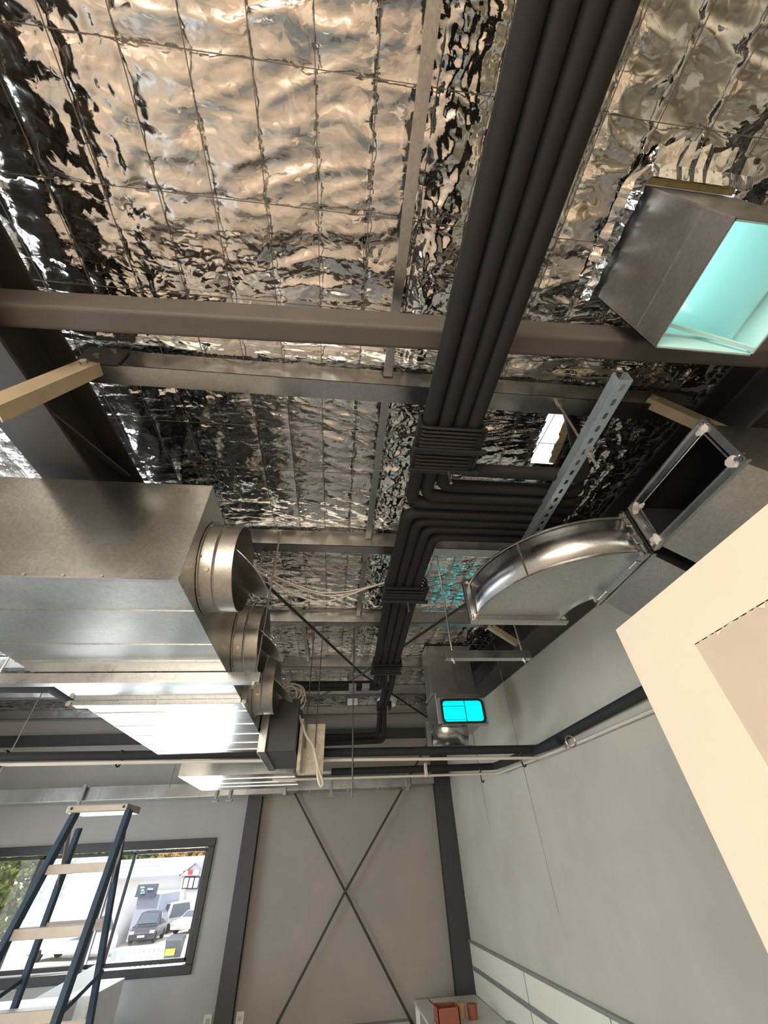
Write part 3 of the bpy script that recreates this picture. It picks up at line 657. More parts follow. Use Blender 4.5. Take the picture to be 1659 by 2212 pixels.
# torn foil edge round the duct
b = MB(); rg = random.Random(9); vs = []; fs = []
cc = [(X0 - .0, Y1), (X0 - .0, Y0), (X1, Y0)]
path = [(X0 - .002, y, 0) for y in np.linspace(Y1 + .02, Y0 - .01, 16)] + [(x, Y0 - .004, 1) for x in np.linspace(X0 - .01, X1, 16)]
for k, (x, y, s_) in enumerate(path):
    j = rg.random(); lift = .012 + .022 * j
    if s_: row = [(x, y - .075 - .03 * j, roofz(y - .08, .012)), (x, y - .045, roofz(y - .03, .025 + .012 * j)), (x + .01 * j, y - .02, roofz(y, .045 + .012 * j)), (x, y - .012, roofz(y, .020))]
    else: row = [(x - .05 - .01 * j, y, roofz(y, .006)), (x - .03, y, roofz(y, .014 + .012 * j)), (x - .012, y, roofz(y, .040 + .014 * j)), (x - .008, y, roofz(y, .015))]
    vs += row
for k in range(len(path) - 1):
    for j in range(3): fs.append((4 * k + j, 4 * k + j + 1, 4 * k + 5 + j, 4 * k + 4 + j))
b.add(vs, fs); b.build('torn_foil_collar', M['foil'], ceil, smooth=False, solid=.001)
b = MB(); b.box(X0 + .0, X1 - .02, Y0 - .022, Y0 - .003, roofz(Y0, .018), roofz(Y0, -.03)); b.build('exposed_glasswool', M['wool'], ceil)

# ------------------------------------------------------------------ open duct mouth and elbow on the right
def flange_x(x, y0, y1, z0, z1, w, t, parent, name='flange'):
    MB().box(x - t, x, y0 - w, y1 + w, z0 - w, z0).box(x - t, x, y0 - w, y1 + w, z1, z1 + w).box(x - t, x, y0 - w, y0, z0, z1).box(x - t, x, y1, y1 + w, z0, z1).build(name, M['galv'], parent, bevel=.003)
    MB().box(x - t - .006, x - t + .001, y0 - w, y1 + w, z0 - w - .002, z0 - w + .003).box(x - t - .006, x - t + .001, y0 - w, y1 + w, z1 + w - .003, z1 + w + .002).box(x - t - .006, x - t + .001, y0 - w - .002, y0 - w + .003, z0 - w, z1 + w).box(x - t - .006, x - t + .001, y1 + w - .003, y1 + w + .002, z0 - w, z1 + w).build(name + '_lip', M['galv'], parent)
r = empty('open_duct', (1.15, .81, 2.70), 'open galvanised duct mouth, black inside, right of the elbow duct', 'duct')
A = (.628, 1.0, 2.732, 2.886)
flange_x(1.15, *A, .028, .014, r)
flange_x(1.146, A[0] + .012, A[1] - .012, A[2] + .006, A[3] - .006, .006, .006, r, 'inner_rim')
def boot(y0, y1, z0, z1, parent, m='duct'):
    xe = 1.62; dz = .36
    t = .003
    MB().add([(1.15, y0, z0), (1.15, y1, z0), (xe, y1, z0 - dz), (xe, y0, z0 - dz), (1.15, y0, z1), (1.15, y1, z1), (xe, y1, z1), (xe, y0, z1)],
             [(0, 1, 2, 3), (4, 5, 6, 7), (1, 2, 6, 5), (0, 3, 7, 4), (3, 2, 6, 7)]).build('casing', M[m], parent)
    MB().add([(1.152, y0 + t, z0 + t), (1.152, y1 - t, z0 + t), (xe - t, y1 - t, z0 - dz + .01), (xe - t, y0 + t, z0 - dz + .01), (1.152, y0 + t, z1 - t), (1.152, y1 - t, z1 - t), (xe - t, y1 - t, z1 - t), (xe - t, y0 + t, z1 - t)],
             [(0, 1, 2, 3), (4, 5, 6, 7), (1, 2, 6, 5), (0, 3, 7, 4), (3, 2, 6, 7)]).build('inner_faces', M['black'], parent)  # near-black faces inside the duct
boot(A[0] - .01, A[1] + .01, A[2] - .02, A[3] + .015, r)
rg = random.Random(2)
for yy, zz, el in ((A[0], A[3], 0), (A[0], A[2], 0), (A[1], A[3], 1), (A[1], A[2], 0)):
    b = MB(); n = 14; vs = [(1.128, yy, zz)]
    for k in range(n):
        a = 2 * math.pi * k / n; rad = .012 + rg.random() * .012; vs.append((1.134, yy + rad * math.cos(a) * (1.1), zz + rad * math.sin(a)))
    b.add(vs, [(0, 1 + k, 1 + (k + 1) % n) for k in range(n)])
    if el: b.tube([(1.13, yy - .01, zz - .005), (1.115, yy - .045, zz - .03), (1.11, yy - .06, zz - .035)], [.008, .006, .002], 6)
    b.build('sealant_blob', M['sealant'], r, solid=.006)
for yy, zz in ((A[0] - .014, A[3] + .010), (A[0] - .014, A[2] - .01), (A[1] + .012, A[2] - .012)): MB().tube([(1.133, yy, zz), (1.12, yy, zz)], .007, 6).build('bolt', M['zinc'], r)
r = empty('elbow_duct', (1.15, 1.23, 2.70), 'curved galvanised elbow duct bolted beside the open duct mouth', 'duct')
B_ = (1.068, 1.392, 2.722, 2.886)
flange_x(1.15, *B_, .026, .014, r)
flange_x(1.128, B_[0], B_[1], B_[2], B_[3], .024, .012, r, 'mating_flange')
boot(B_[0] - .01, B_[1] + .01, B_[2] - .02, B_[3] + .015, r)
CX, CY = 1.125, 1.565; Ro, Ri = CY - B_[0] + .005, CY - B_[1]
b = MB(); n = 28
outer = [(CX - Ro * math.sin(a), CY - Ro * math.cos(a)) for a in np.linspace(0, math.pi / 2, n)]
inner = [(CX - Ri * .55 * math.sin(a), CY - Ri * math.cos(a)) for a in np.linspace(0, math.pi / 2, n)]
zb, zt = B_[2] - .0, B_[3] + .0
vs = []
for (xo, yo), (xi, yi) in zip(outer, inner): vs += [(xo, yo, zb), (xi, yi, zb), (xi, yi, zt), (xo, yo, zt)]
for nm, jj in (('bottom_plate', 0), ('inner_wrap', 1), ('top_plate', 2), ('outer_wrap', 3)):
    b = MB(); fs = [(4 * k + jj, 4 * k + (jj + 1) % 4, 4 * k + 4 + (jj + 1) % 4, 4 * k + 4 + jj) for k in range(n - 1)]
    b.add(vs, fs); b.build(nm, {0: M['duct_flat'], 3: M['galv']}.get(jj, M['duct']), r, smooth=jj in (1, 3), solid=.0015)
# raised lock seams following the curve
for (xx, rad, zz) in ((0, Ro + .002, zb - .004), (0, Ro + .002, zt + .002)):
    pts = [(CX - rad * math.sin(a), CY - rad * math.cos(a), zz) for a in np.linspace(0, math.pi / 2, n)]
    MB().tube(pts, .0045, 6).build('lock_seam', M['galv'], r, smooth=True)
pts = [(CX - (Ri * .55 - .002) * math.sin(a), CY - (Ri - .002) * math.cos(a), zb - .003) for a in np.linspace(0, math.pi / 2, n)]
MB().tube(pts, .004, 6).build('lock_seam', M['galv'], r, smooth=True)
am = math.radians(50); MB().beam((CX - (Ro + .002) * math.sin(am), CY - (Ro + .002) * math.cos(am), zb), (CX - (Ro + .002) * math.sin(am), CY - (Ro + .002) * math.cos(am), zt), .004, .008, up=(1, 0, 0)).build('cross_seam', M['galv'], r)
xa_, xb_ = CX - Ro, CX - Ri * .55
MB().box(xa_ - .028, xb_ + .028, CY, CY + .014, zb - .028, zb).box(xa_ - .028, xb_ + .028, CY, CY + .014, zt, zt + .028).box(xa_ - .028, xa_, CY, CY + .014, zb, zt).box(xb_, xb_ + .028, CY, CY + .014, zb, zt).box(xa_ - .03, xb_ + .03, CY + .012, CY + .04, zb - .030, zb - .026).box(xa_ - .03, xa_ - .026, CY + .012, CY + .04, zb - .03, zt + .03).build('end_flange', M['galv'], r, bevel=.002)
for q in ((xa_ - .012, zb - .012), (xb_ + .012, zb - .012), (xa_ - .012, zt + .012)): MB().tube([(q[0], CY - .012, q[1]), (q[0], CY + .002, q[1])], .009, 6).build('bolt', M['zinc'], r)
for yy, zz in ((B_[0] - .01, zt + .012), (B_[0] - .01, zb - .012), (B_[1] + .01, zb - .012), (B_[0] - .005, (zb + zt) / 2)): MB().tube([(1.118, yy, zz), (1.10, yy, zz)], .009, 6).build('bolt', M['zinc'], r)
for q in ((B_[1] - .09, B_[1] - .02, zb - .030, zb - .02), (B_[0] + .02, B_[0] + .07, zb - .030, zb - .02), (B_[0] - .030, B_[0] - .022, zb + .02, zb + .06), (B_[0] - .030, B_[0] - .022, zt - .06, zt - .015)): MB().box(1.092, 1.118, *q).build('flange_cleat', M['galv'], r, bevel=.003)

# trapeze near the middle
trapeze(.555, 1.02, 1.96, 2.672, (.60, .985), 'short channel hanger on two rods below the elbow duct', grp='trapeze hangers')
# ------------------------------------------------------------------ cyan-lit duct
yq = 3.7
r = empty('lit_duct', (1.13, 3.8, 2.8), 'galvanised duct with a rounded opening given a cyan daylight glow facing the camera', 'duct')
MB().box(.89, 1.33, 3.80, 4.02, 3.07, 3.54).build('riser', M['galv_dull'], r, bevel=.002)
MB().box(.88, 1.34, 3.77, 4.04, 3.055, 3.075).build('riser_flange', M['galv'], r, bevel=.003)
MB().box(.905, 1.325, 3.715, 4.15, 2.795, 3.055).build('casing', M['galv_dull'], r, bevel=.01)
MB().box(.925, 1.345, 3.66, 3.72, 2.772, 2.782).box(.925, 1.345, 3.66, 3.72, 2.988, 2.998).box(.925, .935, 3.66, 3.72, 2.78, 2.99).box(1.335, 1.345, 3.66, 3.72, 2.78, 2.99).box(.935, 1.335, 3.700, 3.715, 2.78, 2.99).build('mouth_flange', M['galv'], r, bevel=.003)
gp = fillet([(1.135, 3.675, 2.79), (1.325, 3.675, 2.79), (1.325, 3.675, 2.98), (.945, 3.675, 2.98), (.945, 3.675, 2.79), (1.135, 3.675, 2.79)], .045, 8)
MB().tube(gp, .011, 10).build('gasket', M['gasket'], r, smooth=True)
pts = [p for p in gp]; b = MB(); b.add([(1.135, 3.69, 2.885)] + [(p[0], 3.69, p[2]) for p in pts], [(0, k, k + 1) for k in range(1, len(pts))]); b.build('daylight_glow', M['cyan'], r)  # glowing sheet added for the daylight inside the duct
MB().box(1.155, 1.165, 3.678, 3.688, 2.80, 2.975).box(.955, 1.15, 3.680, 3.688, 2.925, 2.931).box(.955, 1.15, 3.680, 3.688, 2.815, 2.819).build('damper_bar', M['cyan2'], r)
MB().box(.80, 1.18, 3.74, 3.80, 2.62, 2.63).box(.80, .835, 3.74, 3.80, 2.62, 2.82).build('lower_flange', M['galv'], r, bevel=.003)
n = 12; b = MB(); vs = []
for a in np.linspace(0, math.pi / 2, n):
    yy = 3.76 + .15 * (1 - math.cos(a)) * 1.0; zz = 2.80 - .17 * math.sin(a); vs += [(.86, yy, zz), (1.18, yy, zz)]
b.add(vs, [(2 * k, 2 * k + 1, 2 * k + 3, 2 * k + 2) for k in range(n - 1)]); b.build('curved_throat', M['duct'], r, smooth=True, solid=.003)
MB().box(.84, 1.20, 3.72, 3.95, 2.60, 2.625).build('bottom_flange', M['galv'], r, bevel=.003)

# back wall duct ------------------------------------------------------------
r = empty('wall_duct', (-4.8, 6.4, 2.63), 'long low galvanised duct running along the back wall above the window', 'duct')
MB().box(-4.95, -.60, 6.30, 6.55, 2.635, 2.775).build('casing', M['duct'], r, bevel=.003)
MB().box(-.60, 1.05, 6.30, 6.55, 2.66, 2.79).build('casing_end', M['galv'], r, bevel=.003)
MB().box(1.06, 1.38, 6.32, 6.53, 2.69, 2.78).build('end_cap', M['galv_dull'], r, bevel=.003)
b = MB()
for x in (-3.55, -2.9, -2.3, -1.7, -1.1, -.3, .2, .6): MB().box(x - .004, x + .004, 6.294, 6.306, 2.632, 2.79).build('drive_seam', M['galv'], r)
for x in (-3.1, -.62, 1.0): MB().box(x - .02, x + .02, 6.27, 6.30, 2.615, 2.80).build('joint_flange', M['galv'], r, bevel=.003)
for x, lab in ((-3.08, 'small dark bracket on the wall duct above the ladder'), (-1.47, 'small dark bracket left of the column under the wall duct'), (-1.30, 'second dark bracket beside the left column'), (-.02, 'small bracket hanging below the wall duct in the bracing bay')):
    o = MB().box(x - .015, x + .015, 6.24, 6.27, 2.58, 2.78).box(x - .035, x + .035, 6.24, 6.30, 2.57, 2.59).build('duct_bracket', M['grey'], bevel=.002); tag(o, lab, 'bracket', 'duct brackets')

# ------------------------------------------------------------------ window
w = empty('window_1', (-3.0, YB, 1.1)); tag(w, 'wide black framed sliding window in the back wall', 'window', None, 'structure')
fy0, fy1 = YB - .035, YB + .08
MB().box(WX0, WX1, fy0, fy1, WZ1 - .085, WZ1).box(WX0, WX1, fy0, fy1, WZ0, WZ0 + .075).box(WX1 - .075, WX1, fy0, fy1, WZ0 + .075, WZ1 - .085).box(WX0, WX0 + .07, fy0, fy1, WZ0 + .075, WZ1 - .085).build('window_frame', M['frame'], w, bevel=.004)
def sash(xa, xb, y, nm='sash'):
    MB().box(xa, xb, y, y + .03, 2.115, 2.145).box(xa, xb, y, y + .03, 1.19, 1.225).box(xa, xa + .035, y, y + .03, 1.2, 2.13).box(xb - .035, xb, y, y + .03, 1.2, 2.13).build(nm, M['frame'], w, bevel=.003)
    MB().box(xa + .03, xb - .03, y + .012, y + .017, 1.22, 2.12).build('pane', M['glass'], w)
sash(-2.42, WX1 - .07, YB + .0); sash(-3.50, -2.40, YB + .035); sash(WX0 + .06, -3.46, YB + .0)
MB().box(-2.66, -2.60, YB - .02, YB + .07, WZ0, WZ1).build('mullion', M['frame'], w, bevel=.003)
wl2 = empty('added_window_left', (XL, 2.6, 1.0)); tag(wl2, 'added side window in the unseen left wall, round a fill lamp', 'window', None, 'structure')
MB().box(XL - .1, XL + .02, .8, 4.4, 1.0, 1.06).box(XL - .1, XL + .02, .8, 4.4, 2.34, 2.4).box(XL - .1, XL + .02, .8, .86, 1, 2.4).box(XL - .1, XL + .02, 4.34, 4.4, 1, 2.4).box(XL - .1, XL + .02, 2.57, 2.63, 1, 2.4).build('window_frame', M['frame'], wl2)  # unseen frame added round the left fill lamp
wf = empty('added_window_rear', (-1.7, YF, .9)); tag(wf, 'added window in the unseen wall behind the camera, round a fill lamp', 'window', None, 'structure')
MB().box(-3.4, 0, YF - .1, YF + .02, .9, .96).box(-3.4, 0, YF - .1, YF + .02, 2.54, 2.6).box(-3.4, -3.34, YF - .1, YF + .02, .9, 2.6).box(-.06, 0, YF - .1, YF + .02, .9, 2.6).box(-1.73, -1.67, YF - .1, YF + .02, .9, 2.6).build('window_frame', M['frame'], wf)  # unseen frame added round the rear fill lamp

# ------------------------------------------------------------------ step ladder
r = empty('step_ladder', (-1.5, 3.3, 0), 'blue fibreglass step ladder with aluminium treads in front of the window', 'ladder')
def onfront(z): return 3.35 + .2 * (z - 2.22)
def onrear(z): return 3.50 - .2 * (z - 2.22)
zt_ = 2.235
def rail(xt, xb, f, nm, wz=.062, th=.03, m='blue', z1=None):
    z1 = z1 or zt_; a = np.array([xt, f(z1), z1]); c = np.array([xb, f(0), 0.0])
    d = (c - a) / np.linalg.norm(c - a); yv = np.array([0, 1, 0]) - d * d[1]; yv /= np.linalg.norm(yv)
    b = MB(); b.beam(a, c, th, wz, up=yv); b.build(nm, M[m], r, bevel=.003)
# front rails lean apart going down
def fx(s, z): return (-1.645 if s < 0 else -1.322) + (zt_ - z) * (-.08 if s < 0 else .045)
def bx(s, z): return (-1.66 if s < 0 else -1.395) + (zt_ - z) * (-.075 if s < 0 else .10)
for s in (-1, 1): rail(fx(s, zt_), fx(s, 0), onfront, 'front_rail')
for s in (-1, 1): rail(bx(s, 2.16), bx(s, 0), onrear, 'rear_rail', .04, .03, 'blue', 2.16)
MB().box(-1.69, -1.325, 3.31, 3.55, zt_ - .01, zt_ + .03).build('top_cap', M['alu'], r, bevel=.006)
for x in (-1.66, -1.345): MB().tube([(x, 3.305, zt_ + .012), (x, 3.312, zt_ + .012)], .008, 8).build('rivet', M['frame'], r)
for k, z in enumerate((1.975, 1.72, 1.44, 1.17, .90, .62, .33)):
    MB().box(fx(-1, z), fx(1, z), onfront(z) - .01, onfront(z) + .075, z - .004, z + .004).box(fx(-1, z), fx(1, z), onfront(z) - .014, onfront(z) - .010, z - .04, z + .004).build('tread', M['alu'], r, bevel=.002)
for z in (1.70, 1.30, .9, .5): MB().box(bx(-1, z), bx(1, z), onrear(z) - .012, onrear(z) - .004, z - .025, z + .025).build('rear_brace', M['alu'], r, bevel=.002)
for s in (-1, 1):
    MB().beam((fx(s, 2.15) , onfront(2.15) + .02, 2.17), (bx(s, 1.93), onrear(1.93), 1.90), .006, .05).build('hinge_plate', M['alu'], r, bevel=.002)
    MB().beam((fx(s, 1.35), onfront(1.35) + .02, 1.42), (bx(s, 1.35), onrear(1.35), 1.50), .006, .02).build('spreader_bar', M['blue'], r)

# ------------------------------------------------------------------ right wall panels, desk, small things
rg = random.Random(4)
seg_ = [(6.66, 4.87), (4.865, 3.50), (3.495, 2.1)]
for k, (ya, yb) in enumerate(seg_):
    r = empty('wall_panel', (XR - .02, (ya + yb) / 2, .7), ['cream glossy wall panel beside the dark column, farthest', 'middle cream glossy wall panel on the right wall', 'nearest cream glossy wall panel, cut by the photo edge'][k], 'panel', 'cream panels low on the right wall')
    MB().box(XR - .018, XR - .001, yb, ya, .40, .975).box(XR - .018, XR - .001, yb, ya, 1.01, 1.185).build('panel_face', M['panel'], r, bevel=.002)
    MB().box(XR - .024, XR - .001, yb, ya, .975, .985).box(XR - .024, XR - .001, yb, ya, .999, 1.01).box(XR - .02, XR - .001, yb, ya, .985, .999).build('mid_rail', M['grey'], r)
    MB().box(XR - .03, XR - .001, yb, ya, 1.185, 1.205).build('top_rail', M['grey'], r)
    MB().box(XR - .022, XR - .001, ya - .008, ya, .40, 1.185).build('end_trim', M['grey'], r)
r = empty('desk', (1.3, 6.0, 0), 'white topped desk in the far right corner under the column', 'desk')
dx0, dx1, dy0, dy1, dz_ = .955, XR - .035, 4.6, YB - .13, .80
MB().box(dx0, dx1, dy0, dy1, dz_ - .025, dz_).build('desktop', M['desk'], r, bevel=.003)
for x in (dx0 + .03, dx1 - .03):
    for y in (dy0 + .03, dy1 - .03): MB().box(x - .02, x + .02, y - .02, y + .02, 0, dz_ - .025).build('leg', M['white'], r)
MB().box(dx0 + .05, dx1 - .05, dy1 - .04, dy1 - .02, .3, dz_ - .03).build('modesty_panel', M['grey'], r)
q = atZ((975, 2200), .83)
r = empty('open_carton', (q[0], q[1], dz_), 'open red-brown cardboard carton on the desk', 'box')
cxx, cyy = q[0] - .03, q[1] + .05; s_ = .10
MB().box(cxx - s_, cxx + s_, cyy - s_, cyy - s_ + .008, dz_, dz_ + .10).box(cxx - s_, cxx + s_, cyy + s_ - .008, cyy + s_, dz_, dz_ + .10).box(cxx - s_, cxx - s_ + .008, cyy - s_, cyy + s_, dz_, dz_ + .10).box(cxx + s_ - .008, cxx + s_, cyy - s_, cyy + s_, dz_, dz_ + .10).box(cxx - s_, cxx + s_, cyy - s_, cyy + s_, dz_, dz_ + .006).build('carton_body', M['redbox'], r)
MB().beam((cxx - s_, cyy, dz_ + .10), (cxx - s_ - .06, cyy, dz_ + .14), .004, .19, up=(0, 1, 0)).build('flap', M['redbox'], r)
for dx, dy, m, lab in ((.16, .10, 'tan', 'tan round tub standing right of the carton'), (.25, .02, 'redbox', 'brown round tub standing furthest right on the desk')):
    o = MB().tube([(cxx + dx, cyy + dy, dz_), (cxx + dx, cyy + dy, dz_ + .09), (cxx + dx, cyy + dy, dz_ + .092)], [.042, .05, .046], 20).build('tub', M[m], smooth=True); tag(o, lab, 'tub')
o = MB().box(XR - .07, XR - .03, 5.25, 5.42, dz_, dz_ + .03).build('power_strip', M['grey'], bevel=.004); tag(o, 'small grey power strip on the desk against the cream panel', 'power strip')
for x, lab in ((-1.20, 'square power outlet left of the left column'), (-.875, 'square power outlet right of the left column')):
    r = empty('power_outlet', (x, YB, .765), lab, 'outlet', 'power outlets on the back wall')
    yy = YB - .012
    MB().box(x - .04, x + .04, yy, YB - .001, .725, .815).build('plate', M['desk'], r, bevel=.003)
    MB().box(x - .02, x + .02, yy - .004, yy, .75, .785).build('socket', M['grey'], r)
o = MB().box(.30, .90, YB - .12, YB - .01, 0, .66).build('low_cabinet', M['grey']); tag(o, 'grey low cabinet against the back wall, left of the desk', 'cabinet')
# white furniture in front of the window
qa = atY((134, 2156), 5.2); qb = atY((198, 2152), 5.2)
o = MB().box(qa[0], qb[0], 5.2, 5.9, 0, qa[2]).build('white_cabinet', M['white'], bevel=.006); tag(o, 'white cabinet seen through the ladder, below the window', 'cabinet')
qa = atY((0, 2185), 4.6); qb = atY((100, 2185), 4.6)
o = MB().box(qa[0] - .6, qb[0], 4.6, 5.1, 0, atY((60, 2190), 4.6)[2]).build('white_box', M['white'], bevel=.006); tag(o, 'low white box left of the white cabinet', 'box')
p = [atY((-60, 2235), 5.6), atY((206, 2085), 6.3), atY((206, 2150), 6.1), atY((-60, 2300), 5.4)]
b = MB(); b.add(p, [(0, 1, 2, 3)]); o = b.build('leaning_sheet', M['white'], solid=.015); tag(o, 'white sheet leaning below the window behind the ladder', 'sheet')
q = atZ((330, 2197), .80); q[1] = min(q[1], YB - .1)
r = empty('white_table', (q[0] - .5, q[1] - .3, 0), 'white table with a corner showing at the bottom below the window', 'table')
MB().add([(q[0], q[1], .80), (q[0] - 1.2, q[1] - .05, .80), (q[0] - 1.2, q[1] - .75, .80), (q[0] - .1, q[1] - .75, .80), (q[0], q[1], .775), (q[0] - 1.2, q[1] - .05, .775), (q[0] - 1.2, q[1] - .75, .775), (q[0] - .1, q[1] - .75, .775)], [(0, 1, 2, 3), (7, 6, 5, 4), (0, 4, 5, 1), (1, 5, 6, 2), (2, 6, 7, 3), (3, 7, 4, 0)]).build('tabletop', M['white'], r)
for dx in (-.12, -1.1):
    for dy in (-.1, -.68): MB().box(q[0] + dx - .02, q[0] + dx + .02, q[1] + dy - .02, q[1] + dy + .02, 0, .775).build('leg', M['grey'], r)

# ------------------------------------------------------------------ outside
GZ = -2.0
M['road'] = mat('pale_forecourt', (.55, .53, .47), .9, 0, noise=.1, nscale=.3)
M['render'] = mat('white_render', (.80, .80, .80), .8)
M['lilac'] = mat('blue_grey_wall', (.42, .45, .56), .8)
M['signnavy'] = mat('dark_signboard', (.09, .11, .17), .5)
M['green'] = mat('pale_green_print', (.35, .60, .48), .6)
M['leaf'] = mat('leaf', (.16, .20, .045), .8, 0, noise=.5, nscale=1.2, bump=1, bscale=3, bdist=.3)
M['leaf2'] = mat('autumn_leaf', (.34, .20, .06), .8, 0, noise=.5, nscale=1.5)
M['bark'] = mat('bark', (.12, .09, .06), .9)
M['corr'] = mat('corrugated_grey', (.36, .38, .44), .6)
M['red'] = mat('red_paint', (.50, .05, .08), .6)
M['carwhite'] = mat('white_car_paint', (.75, .76, .78), .25)
M['cardark'] = mat('dark_car_paint', (.06, .06, .08), .25)
M['cglass'] = mat('car_glass', (.10, .13, .17), .08)
M['tyre'] = mat('tyre', (.015, .015, .015), .8)
M['yellow'] = mat('yellow_sticker', (.75, .68, .02), .6)
M['bin'] = mat('grey_bin', (.08, .09, .11), .6)
o = MB().box(-120, 60, YB + 4, 160, GZ - .2, GZ).build('ground', M['road']); tag(o, kind='structure')
def Yq(px, py, y): return atY((px, py), y)
yb_ = 60.
xa = Yq(40, 1900, yb_)[0]; xb = Yq(442, 1900, yb_)[0]; ez = Yq(300, 1893, yb_)[2]
xg = Yq(398, 1893, yb_)[0]
r = empty('white_building', ((xa + xb) / 2, yb_, GZ), 'large white building across the street with a gabled right end', 'building')
MB().box(xa, xg, yb_, yb_ + 20, GZ, ez).build('wall', M['render'], r)
gz = Yq(424, 1866, yb_)[2]; xm = (xg + xb) / 2; ez2 = Yq(400, 1888, yb_)[2]
MB().add([(xg, yb_ - .6, GZ), (xb, yb_ - .6, GZ), (xb, yb_ - .6, ez2), (xm, yb_ - .6, gz), (xg, yb_ - .6, ez2), (xg, yb_ + 20, GZ), (xb, yb_ + 20, GZ), (xb, yb_ + 20, ez2), (xm, yb_ + 20, gz), (xg, yb_ + 20, ez2)], [(0, 1, 2, 3, 4), (5, 9, 8, 7, 6), (0, 5, 6, 1), (1, 6, 7, 2), (0, 4, 9, 5)]).build('gable_wall', M['render'], r)
MB().add([(xg - .3, yb_ - .9, ez2 - .1), (xm, yb_ - .9, gz + .1), (xm, yb_ + 20, gz + .1), (xg - .3, yb_ + 20, ez2 - .1), (xb + .3, yb_ - .9, ez2 - .1), (xb + .3, yb_ + 20, ez2 - .1)], [(0, 1, 2, 3), (1, 4, 5, 2)]).build('gable_roof', M['corr'], r, solid=.12)
MB().hexa([(xa, yb_ - .6, ez - .1), (xg, yb_ - .6, ez - .1), (xg, yb_ + 12, ez + 1.5), (xa, yb_ + 12, ez + 1.5), (xa, yb_ - .6, ez + .12), (xg, yb_ - .6, ez + .12), (xg, yb_ + 12, ez + 1.72), (xa, yb_ + 12, ez + 1.72)]).build('roof', M['render'], r)
b = MB()
for k in range(3):
    z = ez + .25 + k * .45; y = yb_ + 1.2 + k * 3.4; b.box(xa + 4 + k, xg - 3 - k * 1.4, y, y + .3, z, z + .22)
b.build('roof_panel_edge', M['corr'], r)
MB().box(xa, xg, yb_ - .9, yb_ - .55, ez - .25, ez - .05).build('gutter', M['corr'], r)
for px_ in (402, 413, 424):
    a = Yq(px_, 1893, yb_); c = Yq(px_ + 7, 1920, yb_)
    f = MB().box(a[0], c[0], yb_ - .75, yb_ - .6, c[2], a[2]).build('window', M['cardark'], r); MB().box(a[0] + .1, c[0] - .1, yb_ - .78, yb_ - .74, c[2] + .12, a[2] - .12).build('pane', M['render'], f)
a = Yq(401, 1881, yb_); c = Yq(432, 1890, yb_); MB().box(a[0], c[0], yb_ - .9, yb_ - .7, c[2], a[2]).build('gable_sign', M['white'], r)
a = Yq(412, 1880, yb_); c = Yq(420, 1889, yb_); MB().box(a[0], c[0], yb_ - .95, yb_ - .85, c[2], a[2]).build('sign_emblem', M['red'], r)
a = Yq(328, 1947, yb_); c = Yq(378, 1972, yb_)
for k in range(3):
    x_ = a[0] + (c[0] - a[0]) * k / 3; MB().box(x_ + .1, x_ + (c[0] - a[0]) / 3 - .15, yb_ - .75, yb_ - .02, c[2], a[2]).build('shopfront_window', M['cglass'], r)
a = Yq(322, 1925, yb_); c = Yq(400, 1944, yb_); MB().box(a[0], c[0], yb_ - 2.2, yb_, c[2], a[2]).build('awning', M['render'], r)
# sign wall, nearer
r = empty('sign_wall', (-14, 52, GZ), 'blue-grey wall topped by a dark signboard with pale green letters', 'building')
a = Yq(288, 1935, 52); c = Yq(324, 2040, 52); MB().box(a[0], c[0], 52, 60, GZ, a[2]).build('wall', M['lilac'], r)
a = Yq(302, 1911, 52); c = Yq(337, 1936, 52); MB().box(a[0], c[0], 51.6, 52, c[2], a[2]).build('signboard', M['signnavy'], r)
b = MB()
for i, (u, v, ww) in enumerate(((304, 1915, 3), (308, 1915, 4), (305, 1921, 6), (304, 1927, 3), (309, 1926, 3))):
    a = Yq(u, v, 51.5); c = Yq(u + ww, v + 4, 51.5); b.box(a[0], c[0], 51.5, 51.6, c[2], a[2])
b.build('sign_print', M['green'], r)
b = MB()
for u in (319, 323, 327): a = Yq(u, 1919, 51.5); c = Yq(u + 3, 1922, 51.5); b.box(a[0], c[0], 51.5, 51.6, c[2], a[2])
b.build('sign_lettering', M['white'], r)
# warehouse at left: corrugated band, red fascia
r = empty('warehouse', (-24, 48, GZ), 'long low white warehouse at the left with grey corrugated cladding', 'building')
a = Yq(25, 1958, 46); c = Yq(238, 2050, 46); MB().box(a[0], c[0], 46, 49, GZ, a[2]).build('wall', M['render'], r)
a = Yq(25, 1922, 46); c = Yq(232, 1953, 46); MB().box(a[0], c[0], 45.8, 46.2, c[2], a[2]).build('corrugated_band', M['corr'], r)
b = MB(); x = a[0]
while x < c[0]: b.box(x, x + .12, 45.7, 45.8, c[2], a[2]); x += .3
b.build('corrugation_rib', M['render'], r)
a = Yq(-10, 1950, 45.5); c = Yq(50, 1975, 45.5); MB().box(a[0], c[0], 45.2, 45.6, c[2], a[2]).build('red_fascia', M['red'], r)
a = Yq(70, 2015, 45.5); c = Yq(230, 2050, 45.5)
for k in range(5): x_ = a[0] + (c[0] - a[0]) * k / 5; MB().box(x_ + .1, x_ + (c[0] - a[0]) / 5 - .1, 45.5, 46, c[2], a[2]).build('window', M['cglass'], r)
